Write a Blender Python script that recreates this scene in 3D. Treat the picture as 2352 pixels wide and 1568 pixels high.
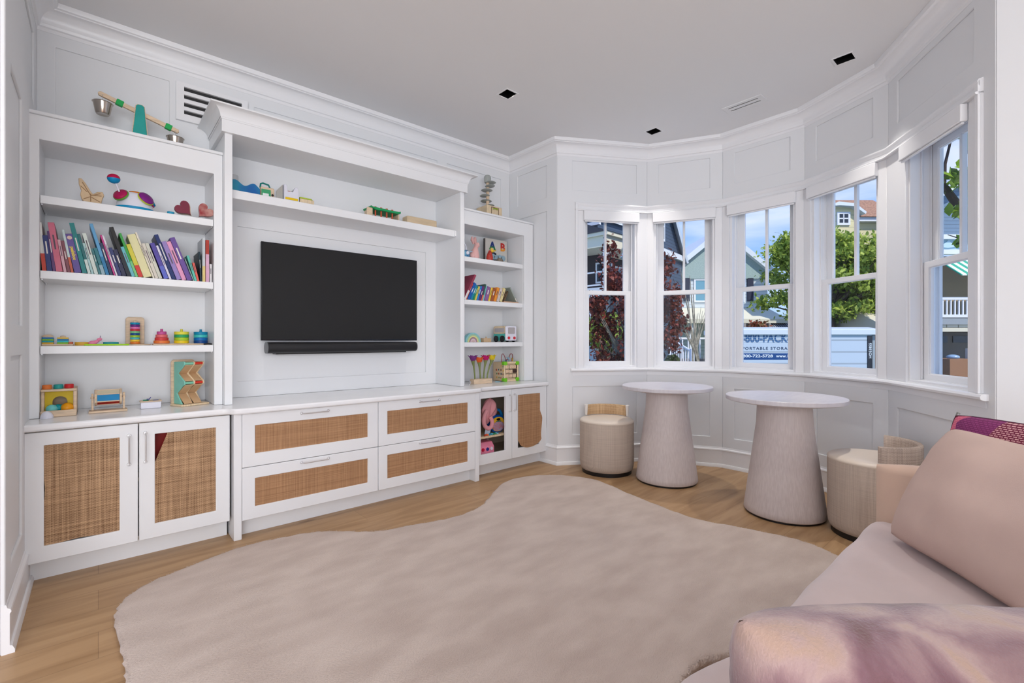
import bpy, bmesh, math, random
from mathutils import Matrix, Vector
for o in list(bpy.data.objects): bpy.data.objects.remove(o)
S = bpy.context.scene; COL = S.collection
PI = math.pi; rad = math.radians

# ------------------------------------------------------------------ camera
YAW = rad(41.29)
cd = bpy.data.cameras.new('camera'); cam = bpy.data.objects.new('camera', cd); COL.objects.link(cam)
cd.sensor_width = 36; cd.lens = 36*1082/2352; cd.shift_y = -3/2352; cd.clip_start = .02; cd.clip_end = 300
cam.location = (0, 0, 1.06); cam.rotation_euler = (PI/2, 0, -YAW); S.camera = cam
S.view_settings.view_transform = 'Standard'; S.view_settings.look = 'None'
S.view_settings.gamma = 1; S.view_settings.exposure = -.27; S.view_settings.use_curve_mapping = False

# ------------------------------------------------------------------ sky
w = bpy.data.worlds.new('sky'); S.world = w; w.use_nodes = True; nt = w.node_tree; nt.nodes.clear()
def nd(nt, t, **k):
    n = nt.nodes.new(t)
    for a, b in k.items(): setattr(n, a, b)
    return n
out = nd(nt, 'ShaderNodeOutputWorld'); bg = nd(nt, 'ShaderNodeBackground'); tc = nd(nt, 'ShaderNodeTexCoord')
sep = nd(nt, 'ShaderNodeSeparateXYZ'); cr = nd(nt, 'ShaderNodeValToRGB'); no = nd(nt, 'ShaderNodeTexNoise')
mp = nd(nt, 'ShaderNodeMapping'); c2 = nd(nt, 'ShaderNodeValToRGB'); mx = nd(nt, 'ShaderNodeMixRGB')
mp.inputs['Scale'].default_value = (1, 1, 4.5); no.inputs['Scale'].default_value = 2.1; no.inputs['Detail'].default_value = 7
nt.links.new(tc.outputs['Generated'], sep.inputs[0]); nt.links.new(sep.outputs['Z'], cr.inputs[0])
cr.color_ramp.elements[0].position = 0; cr.color_ramp.elements[0].color = (.40, .63, .96, 1)
cr.color_ramp.elements[1].position = .45; cr.color_ramp.elements[1].color = (.06, .24, .80, 1)
nt.links.new(tc.outputs['Generated'], mp.inputs[0]); nt.links.new(mp.outputs[0], no.inputs['Vector']); nt.links.new(no.outputs['Fac'], c2.inputs[0])
c2.color_ramp.elements[0].position = .46; c2.color_ramp.elements[0].color = (0, 0, 0, 1)
c2.color_ramp.elements[1].position = .72; c2.color_ramp.elements[1].color = (.85, .85, .85, 1)
nt.links.new(c2.outputs[0], mx.inputs[0]); nt.links.new(cr.outputs[0], mx.inputs[1]); mx.inputs[2].default_value = (.86, .9, .98, 1)
nt.links.new(mx.outputs[0], bg.inputs[0]); bg.inputs[1].default_value = 1.45; nt.links.new(bg.outputs[0], out.inputs[0])
# ------------------------------------------------------------------ sun and added fill lights
sd = bpy.data.lights.new('sun', 'SUN'); sd.energy = 4.6; sd.angle = rad(.6); sd.color = (1, .95, .86)
sun = bpy.data.objects.new('sun', sd); COL.objects.link(sun)
sun.rotation_euler = Vector((.25, .95, -1.15)).to_track_quat('-Z', 'Y').to_euler()
def area(name, loc, direction, sx, sy, energy, color=(1, 1, 1)):
    d = bpy.data.lights.new(name, 'AREA'); d.shape = 'RECTANGLE'; d.size = sx; d.size_y = sy; d.energy = energy; d.color = color
    o = bpy.data.objects.new(name, d); COL.objects.link(o); o.location = loc
    o.rotation_euler = Vector(direction).to_track_quat('-Z', 'Y').to_euler(); return o
area('fill_light_rear', (-1.2, -2.78, 1.35), (0, 1, 0), 3.5, 2.2, 235, (.985, .99, 1))  # added area light, fills the room from behind the camera
area('fill_light_side', (-3.2, .6, 1.35), (1, 0, 0), 3.4, 2.2, 36, (.985, .99, 1))  # added area light, weaker fill from the left side
LAMP_W = 2.7; LAMP_C = (1, .95, .89)

# ------------------------------------------------------------------ materials
def lin(c):
    r = []
    for v in c:
        v = v/255; r.append(v/12.92 if v <= .04045 else ((v+.055)/1.055)**2.4)
    return tuple(r)+(1,)
_m = {}
def mat(name, c, rough=.5, metal=0, spec=.5, var=0, scale=8, stretch=(1, 1, 1), bump=0, bscale=60, c2=None, detail=4, sheen=0, coat=0):
    if name in _m: return _m[name]
    m = bpy.data.materials.new(name); m.use_nodes = True; nt = m.node_tree; b = nt.nodes['Principled BSDF']; _m[name] = m
    b.inputs['Roughness'].default_value = rough; b.inputs['Metallic'].default_value = metal
    b.inputs['Specular IOR Level'].default_value = spec; b.inputs['Base Color'].default_value = lin(c)
    if sheen: b.inputs['Sheen Weight'].default_value = sheen; b.inputs['Sheen Roughness'].default_value = .4
    if coat: b.inputs['Coat Weight'].default_value = coat; b.inputs['Coat Roughness'].default_value = .1
    tc = nd(nt, 'ShaderNodeTexCoord'); mp = nd(nt, 'ShaderNodeMapping'); mp.inputs['Scale'].default_value = stretch
    nt.links.new(tc.outputs['Object'], mp.inputs[0])
    if var or c2:
        n = nd(nt, 'ShaderNodeTexNoise'); n.inputs['Scale'].default_value = scale; n.inputs['Detail'].default_value = detail
        nt.links.new(mp.outputs[0], n.inputs['Vector'])
        r = nd(nt, 'ShaderNodeValToRGB'); nt.links.new(n.outputs['Fac'], r.inputs[0]); nt.links.new(r.outputs[0], b.inputs['Base Color'])
        r.color_ramp.elements[0].position = .35; r.color_ramp.elements[1].position = .65
        if c2: r.color_ramp.elements[0].color = lin(c2); r.color_ramp.elements[1].color = lin(c)
        else:
            r.color_ramp.elements[0].color = lin([max(0, v*(1-var)) for v in c]); r.color_ramp.elements[1].color = lin([min(255, v*(1+var)) for v in c])
    if bump:
        n = nd(nt, 'ShaderNodeTexNoise'); n.inputs['Scale'].default_value = bscale; n.inputs['Detail'].default_value = 3
        nt.links.new(mp.outputs[0], n.inputs['Vector']); bp = nd(nt, 'ShaderNodeBump'); bp.inputs['Strength'].default_value = bump
        bp.inputs['Distance'].default_value = .004
        nt.links.new(n.outputs['Fac'], bp.inputs['Height']); nt.links.new(bp.outputs[0], b.inputs['Normal'])
    return m
def math_n(nt, op, a, b=None, c=None):
    n = nd(nt, 'ShaderNodeMath', operation=op)
    for i, v in enumerate((a, b, c)):
        if v is None: continue
        if isinstance(v, (int, float)): n.inputs[i].default_value = v
        else: nt.links.new(v, n.inputs[i])
    return n.outputs[0]
def weave_mat(name, dark, light, fx, fz, dens=.5, bumps=.4, axes=(0, 2)):
    """woven strands along two object axes with irregular streaks"""
    if name in _m: return _m[name]
    m = bpy.data.materials.new(name); m.use_nodes = True; nt = m.node_tree; b = nt.nodes['Principled BSDF']; _m[name] = m
    b.inputs['Roughness'].default_value = .7; b.inputs['Specular IOR Level'].default_value = .25
    tc = nd(nt, 'ShaderNodeTexCoord'); outs = []
    for ax, f in zip(axes, (fx, fz)):
        sc = [3, 3, 3]; sc[ax] = f
        mp = nd(nt, 'ShaderNodeMapping'); mp.inputs['Scale'].default_value = sc; nt.links.new(tc.outputs['Object'], mp.inputs[0])
        n = nd(nt, 'ShaderNodeTexNoise'); n.inputs['Scale'].default_value = 1; n.inputs['Detail'].default_value = 3; n.inputs['Roughness'].default_value = .65
        nt.links.new(mp.outputs[0], n.inputs['Vector']); outs.append(n.outputs['Fac'])
    s = nd(nt, 'ShaderNodeSeparateXYZ'); nt.links.new(tc.outputs['Object'], s.inputs[0])
    ws = []
    for ax, f in zip(axes, (fx, fz)):
        ws.append(math_n(nt, 'SINE', math_n(nt, 'MULTIPLY', s.outputs[ax], f*2.2)))
    holes = math_n(nt, 'MULTIPLY', ws[0], ws[1])
    sm = math_n(nt, 'ADD', outs[0], outs[1]); sm = math_n(nt, 'MULTIPLY_ADD', holes, .10, sm)
    mr = nd(nt, 'ShaderNodeMapRange'); nt.links.new(sm, mr.inputs[0]); mr.inputs[1].default_value = .55; mr.inputs[2].default_value = 1.45
    r = nd(nt, 'ShaderNodeValToRGB'); nt.links.new(mr.outputs[0], r.inputs[0]); nt.links.new(r.outputs[0], b.inputs['Base Color'])
    r.color_ramp.elements[0].position = .12; r.color_ramp.elements[0].color = lin(dark)
    r.color_ramp.elements[1].position = .85; r.color_ramp.elements[1].color = lin(light)
    bp = nd(nt, 'ShaderNodeBump'); bp.inputs['Strength'].default_value = bumps; bp.inputs['Distance'].default_value = .002
    nt.links.new(mr.outputs[0], bp.inputs['Height']); nt.links.new(bp.outputs[0], b.inputs['Normal'])
    return m
def siding_mat(name, c, pitch=.15, dark=.72, c2=None, zsplit=None):
    """lap siding: courses as dark reveal lines by object height"""
    if name in _m: return _m[name]
    m = bpy.data.materials.new(name); m.use_nodes = True; nt = m.node_tree; b = nt.nodes['Principled BSDF']; _m[name] = m
    b.inputs['Roughness'].default_value = .6
    tc = nd(nt, 'ShaderNodeTexCoord'); s = nd(nt, 'ShaderNodeSeparateXYZ'); nt.links.new(tc.outputs['Object'], s.inputs[0])
    fr = math_n(nt, 'FRACT', math_n(nt, 'DIVIDE', s.outputs[2], pitch)); ln = math_n(nt, 'LESS_THAN', fr, .14)
    mx = nd(nt, 'ShaderNodeMixRGB'); nt.links.new(ln, mx.inputs[0]); mx.inputs[1].default_value = lin(c); mx.inputs[2].default_value = lin([v*dark for v in c])
    nt.links.new(mx.outputs[0], b.inputs['Base Color']); return m
def stripe_mat(name, cols, pitch, ax=0):
    if name in _m: return _m[name]
    m = bpy.data.materials.new(name); m.use_nodes = True; nt = m.node_tree; b = nt.nodes['Principled BSDF']; _m[name] = m
    b.inputs['Roughness'].default_value = .8
    tc = nd(nt, 'ShaderNodeTexCoord'); mp = nd(nt, 'ShaderNodeMapping'); mp.inputs['Rotation'].default_value = (0, 0, YAW); s = nd(nt, 'ShaderNodeSeparateXYZ'); nt.links.new(tc.outputs['Object'], mp.inputs[0]); nt.links.new(mp.outputs[0], s.inputs[0])
    ln = math_n(nt, 'LESS_THAN', math_n(nt, 'FRACT', math_n(nt, 'DIVIDE', s.outputs[ax], pitch)), .5)
    mx = nd(nt, 'ShaderNodeMixRGB'); nt.links.new(ln, mx.inputs[0]); mx.inputs[1].default_value = lin(cols[0]); mx.inputs[2].default_value = lin(cols[1])
    nt.links.new(mx.outputs[0], b.inputs['Base Color']); return m
def floor_mat():
    m = bpy.data.materials.new('oak_planks'); m.use_nodes = True; nt = m.node_tree; b = nt.nodes['Principled BSDF']
    tc = nd(nt, 'ShaderNodeTexCoord'); br = nd(nt, 'ShaderNodeTexBrick'); br.offset = .37; br.offset_frequency = 2
    br.inputs['Scale'].default_value = 1; br.inputs['Brick Width'].default_value = 1.9; br.inputs['Row Height'].default_value = .19
    br.inputs['Mortar Size'].default_value = .0012; br.inputs['Mortar Smooth'].default_value = .3; br.inputs['Bias'].default_value = 0
    br.inputs['Color1'].default_value = lin((186, 152, 114)); br.inputs['Color2'].default_value = lin((178, 143, 105)); br.inputs['Mortar'].default_value = lin((152, 120, 88))
    nt.links.new(tc.outputs['Object'], br.inputs['Vector'])
    mp = nd(nt, 'ShaderNodeMapping'); mp.inputs['Scale'].default_value = (1.2, 9, 1); nt.links.new(tc.outputs['Object'], mp.inputs[0])
    n = nd(nt, 'ShaderNodeTexNoise'); n.inputs['Scale'].default_value = 1.6; n.inputs['Detail'].default_value = 9; n.inputs['Distortion'].default_value = .8
    nt.links.new(mp.outputs[0], n.inputs['Vector'])
    r = nd(nt, 'ShaderNodeValToRGB'); r.color_ramp.elements[0].position = .28; r.color_ramp.elements[0].color = lin((216, 208, 198))
    r.color_ramp.elements[1].position = .62; r.color_ramp.elements[1].color = (1, 1, 1, 1); nt.links.new(n.outputs['Fac'], r.inputs[0])
    mp2 = nd(nt, 'ShaderNodeMapping'); mp2.inputs['Scale'].default_value = (2.2, 7, 1); nt.links.new(tc.outputs['Object'], mp2.inputs[0])
    v = nd(nt, 'ShaderNodeTexVoronoi'); v.inputs['Scale'].default_value = .55; nt.links.new(mp2.outputs[0], v.inputs['Vector'])
    r2 = nd(nt, 'ShaderNodeValToRGB'); r2.color_ramp.elements[0].position = .0; r2.color_ramp.elements[0].color = lin((140, 112, 88))
    r2.color_ramp.elements[1].position = .075; r2.color_ramp.elements[1].color = (1, 1, 1, 1); nt.links.new(v.outputs['Distance'], r2.inputs[0])
    a = nd(nt, 'ShaderNodeMixRGB', blend_type='MULTIPLY'); a.inputs[0].default_value = 1; nt.links.new(br.outputs[0], a.inputs[1]); nt.links.new(r.outputs[0], a.inputs[2])
    c = nd(nt, 'ShaderNodeMixRGB', blend_type='MULTIPLY'); c.inputs[0].default_value = .75; nt.links.new(a.outputs[0], c.inputs[1]); nt.links.new(r2.outputs[0], c.inputs[2])
    nt.links.new(c.outputs[0], b.inputs['Base Color']); b.inputs['Roughness'].default_value = .42; b.inputs['Specular IOR Level'].default_value = .35
    return m
def glass_mat():
    m = bpy.data.materials.new('window_glass'); m.use_nodes = True; nt = m.node_tree; nt.nodes.remove(nt.nodes['Principled BSDF'])
    o = nt.nodes['Material Output']; t = nd(nt, 'ShaderNodeBsdfTransparent'); g = nd(nt, 'ShaderNodeBsdfGlossy'); g.inputs['Roughness'].default_value = .01
    lw = nd(nt, 'ShaderNodeLayerWeight'); f = nd(nt, 'ShaderNodeMath', operation='POWER'); nt.links.new(lw.outputs['Facing'], f.inputs[0]); f.inputs[1].default_value = 5; f2 = nd(nt, 'ShaderNodeMath', operation='MULTIPLY_ADD'); nt.links.new(f.outputs[0], f2.inputs[0]); f2.inputs[1].default_value = .35; f2.inputs[2].default_value = .012; f = f2; mx = nd(nt, 'ShaderNodeMixShader')
    nt.links.new(f.outputs[0], mx.inputs[0]); nt.links.new(t.outputs[0], mx.inputs[1]); nt.links.new(g.outputs[0], mx.inputs[2]); nt.links.new(mx.outputs[0], o.inputs[0]); return m
def emit_mat(name, c, s):
    m = bpy.data.materials.new(name); m.use_nodes = True; b = m.node_tree.nodes['Principled BSDF']
    b.inputs['Emission Color'].default_value = lin(c); b.inputs['Emission Strength'].default_value = s; return m

WHITE = mat('white_wall_paint', (234, 235, 237), .5, spec=.3)
CEIL = mat('ceiling_paint', (234, 234, 235), .7, spec=.2)
TRIM = mat('white_satin_paint', (241, 241, 243), .32, spec=.45)
CAB = mat('cabinet_lacquer', (238, 239, 241), .3, spec=.45)
TOP = mat('white_stone', (240, 240, 242), .18, spec=.5, var=.01, scale=5)
RAT = weave_mat('cane_weave', (132, 92, 62), (204, 160, 120), 460, 480)
RAT2 = weave_mat('open_cane_weave', (112, 80, 54), (208, 170, 132), 210, 260, bumps=.6)
WOOD = mat('pale_beech', (222, 196, 166), .5, var=.05, scale=6, stretch=(3, 3, 20))
WOOD2 = mat('light_maple', (228, 205, 170), .5, var=.05, scale=6, stretch=(20, 3, 3))
CHROME = mat('brushed_chrome', (232, 232, 234), .3, metal=1)
BLACK = mat('black_plastic', (16, 16, 20), .35)
GLASS = glass_mat()
_cc = {}
def paint(c, rough=.45):
    k = tuple(c)+(rough,)
    if k not in _cc: _cc[k] = mat('paint_%02x%02x%02x_%d' % (*c, int(rough*100)), c, rough, spec=.3, var=.02, scale=20)
    return _cc[k]

# ------------------------------------------------------------------ mesh building
ID = lambda p: p
class MB:
    def __init__(s, xf=None): s.v = []; s.f = []; s.m = []; s.xf = xf; s.cur = 0
    def put(s, vs, fs):
        n = len(s.v)
        for p in vs:
            p = Vector(p)
            if s.xf is not None: p = s.xf @ p if isinstance(s.xf, Matrix) else s.xf(p)
            s.v.append(p)
        for f in fs: s.f.append([n+i for i in f]); s.m.append(s.cur)
        return s
    def box(s, x0, x1, y0, y1, z0, z1):
        return s.put([(x, y, z) for z in (z0, z1) for y in (y0, y1) for x in (x0, x1)],
                     [(0, 2, 3, 1), (4, 5, 7, 6), (0, 1, 5, 4), (2, 6, 7, 3), (0, 4, 6, 2), (1, 3, 7, 5)])
    def prism(s, poly, a0, a1, axis=2):
        """extrude a 2D polygon along axis (0: poly=(y,z), 1: poly=(x,z), 2: poly=(x,y))"""
        n = len(poly)
        def P(p, a): return (a, p[0], p[1]) if axis == 0 else ((p[0], a, p[1]) if axis == 1 else (p[0], p[1], a))
        return s.put([P(p, a0) for p in poly]+[P(p, a1) for p in poly],
                     [tuple(range(n))[::-1], tuple(range(n, 2*n))]+[(i, (i+1) % n, n+(i+1) % n, n+i) for i in range(n)])
    def lathe(s, prof, c=(0, 0, 0), n=32, axis=2, close=True, sx=1, sy=1):
        vs = []; fs = []
        for (r, h) in prof:
            for i in range(n):
                a = 2*PI*i/n; x, y = r*math.cos(a)*sx, r*math.sin(a)*sy
                vs.append({2: (c[0]+x, c[1]+y, c[2]+h), 1: (c[0]+x, c[1]+h, c[2]+y), 0: (c[0]+h, c[1]+x, c[2]+y)}[axis])
        for j in range(len(prof)-1):
            for i in range(n): fs.append((j*n+i, j*n+(i+1) % n, (j+1)*n+(i+1) % n, (j+1)*n+i))
        if close: fs.append(tuple(range(n))[::-1]); fs.append(tuple(range((len(prof)-1)*n, len(prof)*n)))
        return s.put(vs, fs)
    def cyl(s, c, r, h, n=24, axis=2, r2=None): return s.lathe([(r, 0), (r if r2 is None else r2, h)], c, n, axis)
    def ball(s, c, r, n=20, sx=1, sy=1, sz=1, z0=-1, z1=1):
        k = 12; prof = []
        a0 = math.asin(z0); a1 = math.asin(z1)
        for i in range(k+1):
            a = a0+(a1-a0)*i/k; prof.append((max(1e-4, r*math.cos(a)), r*sz*math.sin(a)))
        return s.lathe(prof, c, n, 2, True, sx, sy)
    def tube(s, pts, r, n=8, radii=None, cap=True):
        pts = [Vector(p) for p in pts]; vs = []; fs = []; up = Vector((0, 0, 1)); prev = None
        for i, p in enumerate(pts):
            t = (pts[min(i+1, len(pts)-1)]-pts[max(i-1, 0)]).normalized()
            if prev is None:
                a = t.cross(up if abs(t.z) < .9 else Vector((1, 0, 0))).normalized()
            else: a = (prev-t*prev.dot(t)).normalized()
            prev = a; b = t.cross(a); rr = radii[i] if radii else r
            for k in range(n):
                g = 2*PI*k/n; vs.append(p+a*rr*math.cos(g)+b*rr*math.sin(g))
        for i in range(len(pts)-1):
            for k in range(n): fs.append((i*n+k, i*n+(k+1) % n, (i+1)*n+(k+1) % n, (i+1)*n+k))
        if cap: fs.append(tuple(range(n))[::-1]); fs.append(tuple(range((len(pts)-1)*n, len(pts)*n)))
        return s.put(vs, fs)
    def grid(s, fn, nu, nv):
        vs = [fn(i/nu, j/nv) for j in range(nv+1) for i in range(nu+1)]
        return s.put(vs, [(j*(nu+1)+i, j*(nu+1)+i+1, (j+1)*(nu+1)+i+1, (j+1)*(nu+1)+i) for j in range(nv) for i in range(nu)])
    def slab(s, s0, s1, z0, z1, holes, o0, o1):
        """board in (s,z) with rectangular holes (s0,s1,z0,z1), from depth o0 to o1"""
        xs = sorted({s0, s1} | {h for a in holes for h in a[:2]}); zs = sorted({z0, z1} | {h for a in holes for h in a[2:]})
        idx = {}; vs = []; fs = []
        def V(x, o, z):
            k = (x, o, z)
            if k not in idx: idx[k] = len(vs); vs.append(k)
            return idx[k]
        def solid(i, j):
            if i < 0 or j < 0 or i >= len(xs)-1 or j >= len(zs)-1: return False
            cx, cz = (xs[i]+xs[i+1])/2, (zs[j]+zs[j+1])/2
            return not any(a < cx < b and c < cz < d for a, b, c, d in holes)
        for i in range(len(xs)-1):
            for j in range(len(zs)-1):
                if not solid(i, j): continue
                a, b, c, d = xs[i], xs[i+1], zs[j], zs[j+1]
                fs.append((V(a, o0, c), V(b, o0, c), V(b, o0, d), V(a, o0, d))); fs.append((V(a, o1, c), V(a, o1, d), V(b, o1, d), V(b, o1, c)))
                if not solid(i-1, j): fs.append((V(a, o0, c), V(a, o0, d), V(a, o1, d), V(a, o1, c)))
                if not solid(i+1, j): fs.append((V(b, o0, c), V(b, o1, c), V(b, o1, d), V(b, o0, d)))
                if not solid(i, j-1): fs.append((V(a, o0, c), V(a, o1, c), V(b, o1, c), V(b, o0, c)))
                if not solid(i, j+1): fs.append((V(a, o0, d), V(b, o0, d), V(b, o1, d), V(a, o1, d)))
        return s.put(vs, fs)
    def build(s, name, m, parent=None, bevel=0, seg=2, smooth=False, label=None, sub=0, angle=40, merge=False):
        me = bpy.data.meshes.new(name); me.from_pydata([tuple(v) for v in s.v], [], s.f)
        ms = m if isinstance(m, (list, tuple)) else [m]
        for x in ms: me.materials.append(x)
        for p, k in zip(me.polygons, s.m): p.material_index = min(k, len(ms)-1)
        bm = bmesh.new(); bm.from_mesh(me)
        if merge: bmesh.ops.remove_doubles(bm, verts=bm.verts, dist=1e-5)
        bmesh.ops.recalc_face_normals(bm, faces=bm.faces); bm.to_mesh(me); bm.free()
        o = bpy.data.objects.new(name, me); COL.objects.link(o)
        if parent: attach(o, parent)
        if bevel:
            b = o.modifiers.new('bevel', 'BEVEL'); b.width = bevel; b.segments = seg; b.limit_method = 'ANGLE'; b.angle_limit = rad(35); b.use_clamp_overlap = True
        if sub: q = o.modifiers.new('subdivision', 'SUBSURF'); q.levels = sub; q.render_levels = sub
        if smooth or sub or bevel:
            for p in me.polygons: p.use_smooth = True
            me.set_sharp_from_angle(angle=rad(angle))
        if label: o['label'] = label
        return o
def attach(o, parent):
    KIDS.setdefault(parent.name, []).append(o); o.parent = parent; o.matrix_parent_inverse = wm(parent).inverted()
def wm(o):
    m = Matrix.LocRotScale(o.location, o.rotation_euler, o.scale)
    return wm(o.parent) @ o.matrix_parent_inverse @ m if o.parent else m
def thing(name, label, cat, loc=(0, 0, 0), group=None):
    o = bpy.data.objects.new(name, None); COL.objects.link(o); o.location = loc; o.empty_display_size = .05
    tag(o, label, cat, group); return o
def tag(o, label, cat, group=None, kind=None):
    o['label'] = label; o['category'] = cat
    if group: o['group'] = group
    if kind: o['kind'] = kind
    return o
def struct(o): o['kind'] = 'structure'; return o
KIDS = {}
def copy_tree(o, parent=None):
    c = o.copy(); COL.objects.link(c)
    if parent: c.parent = parent; c.matrix_parent_inverse = o.matrix_parent_inverse.copy()
    for ch in KIDS.get(o.name, []): copy_tree(ch, c)
    return c
def frame(o, x, y, z=(0, 0, 1)):
    """matrix from origin and x, y, z axes"""
    x, y, z = Vector(x), Vector(y), Vector(z)
    return Matrix(((x.x, y.x, z.x, o[0]), (x.y, y.y, z.y, o[1]), (x.z, y.z, z.z, o[2]), (0, 0, 0, 1)))
def text_mb(mb, body, size, xf, xs=1, bold=0, extrude=.0006, align='CENTER', spacing=1, fit=None):
    c = bpy.data.curves.new('t', 'FONT'); c.body = body; c.size = size; c.extrude = extrude; c.offset = bold; c.align_x = align; c.align_y = 'CENTER'; c.space_character = spacing
    c.resolution_u = 3
    o = bpy.data.objects.new('t', c); COL.objects.link(o); me = bpy.data.meshes.new_from_object(o.evaluated_get(bpy.context.evaluated_depsgraph_get()))
    if fit:
        lo, hi = min(v.co.x for v in me.vertices), max(v.co.x for v in me.vertices); xs = (fit[1]-fit[0])/(hi-lo); sh = fit[0]-lo*xs
    else: sh = 0
    old = mb.xf; mb.xf = None
    mb.put([xf @ Vector((v.co.x*xs+sh, v.co.y, v.co.z)) for v in me.vertices], [tuple(p.vertices) for p in me.polygons]); mb.xf = old
    bpy.data.objects.remove(o); bpy.data.curves.remove(c); bpy.data.meshes.remove(me)
    return mb
def spl(p, n=6):
    p = [Vector(q) for q in p]; p = [2*p[0]-p[1]]+p+[2*p[-1]-p[-2]]; r = []
    for i in range(1, len(p)-2):
        a, b, c, d = p[i-1:i+3]
        for j in range(n): t = j/n; r.append(.5*((2*b)+(c-a)*t+(2*a-5*b+4*c-d)*t*t+(3*b-a-3*c+d)*t**3))
    return r+[p[-2]]
FRONT = lambda x, y, z: frame((x, y, z), (1, 0, 0), (0, 0, 1), (0, -1, 0))     # text plane facing the room (-Y)

# ------------------------------------------------------------------ room shell
CH = 2.755
W = [(2.94, 2.76), (3.646, 2.345), (3.93, 1.80), (3.93, 1.186), (3.646, .641), (2.94, .146)]
ROOM = [(-.245, 2.32), (-.245, 3.38), (2.94, 3.38)] + W + [(2.94, -2.7)]
def norm(a, b):
    d = Vector((b[0]-a[0], b[1]-a[1])); L = d.length; d /= L; return d, Vector((-d.y, d.x)), L     # direction, outward normal, length
def offs(pts, i, o):
    """mitred point i of the open polyline, moved outward by o"""
    ns = []
    if i > 0: ns.append(norm(pts[i-1], pts[i])[1])
    if i < len(pts)-1: ns.append(norm(pts[i], pts[i+1])[1])
    V = Vector(pts[i])
    if len(ns) == 1: return V+ns[0]*o
    return V+(ns[0]+ns[1])/(1+ns[0].dot(ns[1]))*o
def sweep(mb, pts, prof):
    """sweep a closed (inward, z) profile along the mitred polyline"""
    n = len(prof); vs = []
    for i in range(len(pts)):
        for (p, z) in prof:
            q = offs(pts, i, -p); vs.append((q.x, q.y, z))
    fs = [(i*n+k, i*n+(k+1) % n, (i+1)*n+(k+1) % n, (i+1)*n+k) for i in range(len(pts)-1) for k in range(n)]
    fs += [tuple(range(n)), tuple(range((len(pts)-1)*n, len(pts)*n))[::-1]]
    return mb.put(vs, fs)
def seg_xf(i):
    """local (s, outward, z) to world on wall segment i, with mitred ends"""
    a, b = ROOM[i], ROOM[i+1]; d, n, L = norm(a, b)
    def f(p):
        s, o, z = p
        base = Vector(a)+d*s+n*o
        if abs(s) < 1e-6 and i > 0: base = offs(ROOM, i, o)
        if abs(s-L) < 1e-6 and i < len(ROOM)-2: base = offs(ROOM, i+1, o)
        return Vector((base.x, base.y, z))
    return f, L
def seg_mat(i):
    a, b = ROOM[i], ROOM[i+1]; d, n, L = norm(a, b); return frame((a[0], a[1], 0), (d.x, d.y, 0), (n.x, n.y, 0)), L
SK = .010                                             # thickness of the stiles and rails laid over the wall field
# (segment, windows opening, panel rectangles)
f0, L0 = seg_xf(0); f1, L1 = seg_xf(1); f2, L2 = seg_xf(2)
def wall_piece(mb, i, openings, panels, thick=.16, z0=0, z1=CH):
    f, L = seg_xf(i); mb.xf = f
    mb.slab(0, L, z0, z1, openings, 0, thick)
    mb.slab(0, L, z0, z1, openings+panels, -SK, .002)
    mb.xf = None
wb = MB(); wall_piece(wb, 1, [], [(.08, .555, 2.2, 2.567), (1.0, 2.375, 2.2, 2.56), (2.47, 3.07, 2.2, 2.56)]); struct(wb.build('wall_back', WHITE, bevel=.004))
wl = MB(); wall_piece(wl, 0, [], [(.13, .47, 1.12, 2.05), (.13, .47, .26, 1.0), (.13, .95, 2.2, 2.56)]); struct(wl.build('wall_left', WHITE, bevel=.004))
BAY = [3, 4, 5, 6, 7]; OP = []
Ls = [seg_xf(i)[1] for i in BAY]
HALF = .245; HF = [.245, .245, .245, .245, .252]; WZ0, WZ1 = .825, 2.172
cent = [Ls[0]-.345, Ls[1]/2, Ls[2]/2, Ls[3]/2, Ls[4]-.405]
wr = MB(); wall_piece(wr, 2, [], [(.12, .50, .30, 2.18), (.12, .50, 2.3, 2.58)])
for k, i in enumerate(BAY):
    c = cent[k]; HALF = HF[k]; L = Ls[k]; op = [(c-HALF, c+HALF, WZ0, WZ1)]
    a, b = (.13, L-.10) if k == 0 else ((.10, L-.13) if k == 4 else (.10, L-.10))
    wall_piece(wr, i, op, [(a, b, 2.345, 2.595), (a, b, .25, .66)])
wall_piece(wr, 8, [], [(.12, 1.2, .30, 2.18), (.12, 1.2, 2.3, 2.58)])
struct(wr.build('wall_right', WHITE, bevel=.004))
b = MB(); b.slab(-3.1, 3.1, 0, CH, [(-3.0, .6, .35, 2.35)], -2.7, -2.86); struct(b.build('wall_front', WHITE))
b = MB(frame((-3.1, 0, 0), (0, 1, 0), (-1, 0, 0))); b.slab(-2.86, 3.6, 0, CH, [(-1.1, 2.2, .35, 2.35)], 0, .16); struct(b.build('wall_hall', WHITE))
b = MB(); b.box(-3.1, -.40, 3.44, 3.6, 0, CH); struct(b.build('wall_partition', WHITE, bevel=.003))
fl = [(-3.1, -2.86), (3.1, -2.86), (3.1, .05), (3.75, .5), (4.05, 1.12), (4.05, 1.86), (3.75, 2.46), (3.1, 2.9), (3.1, 3.54), (-3.1, 3.6)]
b = MB(); b.prism(fl, -.12, 0); struct(b.build('floor', floor_mat()))
# unseen rear and side windows behind the camera, added for the fill lights
for nm, xf, a0, a1 in (('window_6', Matrix.Translation((0, -2.78, 0)), -3.0, .6), ('window_7', frame((-3.18, 0, 0), (0, 1, 0), (-1, 0, 0)), -1.1, 2.2)):
    b = MB(xf); n = 4; wd = (a1-a0)/n
    b.slab(a0, a1, .35, 2.35, [(a0+wd*i+.05, a0+wd*(i+1)-.05, .42, 2.28) for i in range(n)], -.03, .03)
    fr = struct(b.build(nm, TRIM, bevel=.003)); g = MB(xf); g.box(a0+.05, a1-.05, -.004, .004, .4, 2.3); g.build('glass', GLASS, fr)
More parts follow.
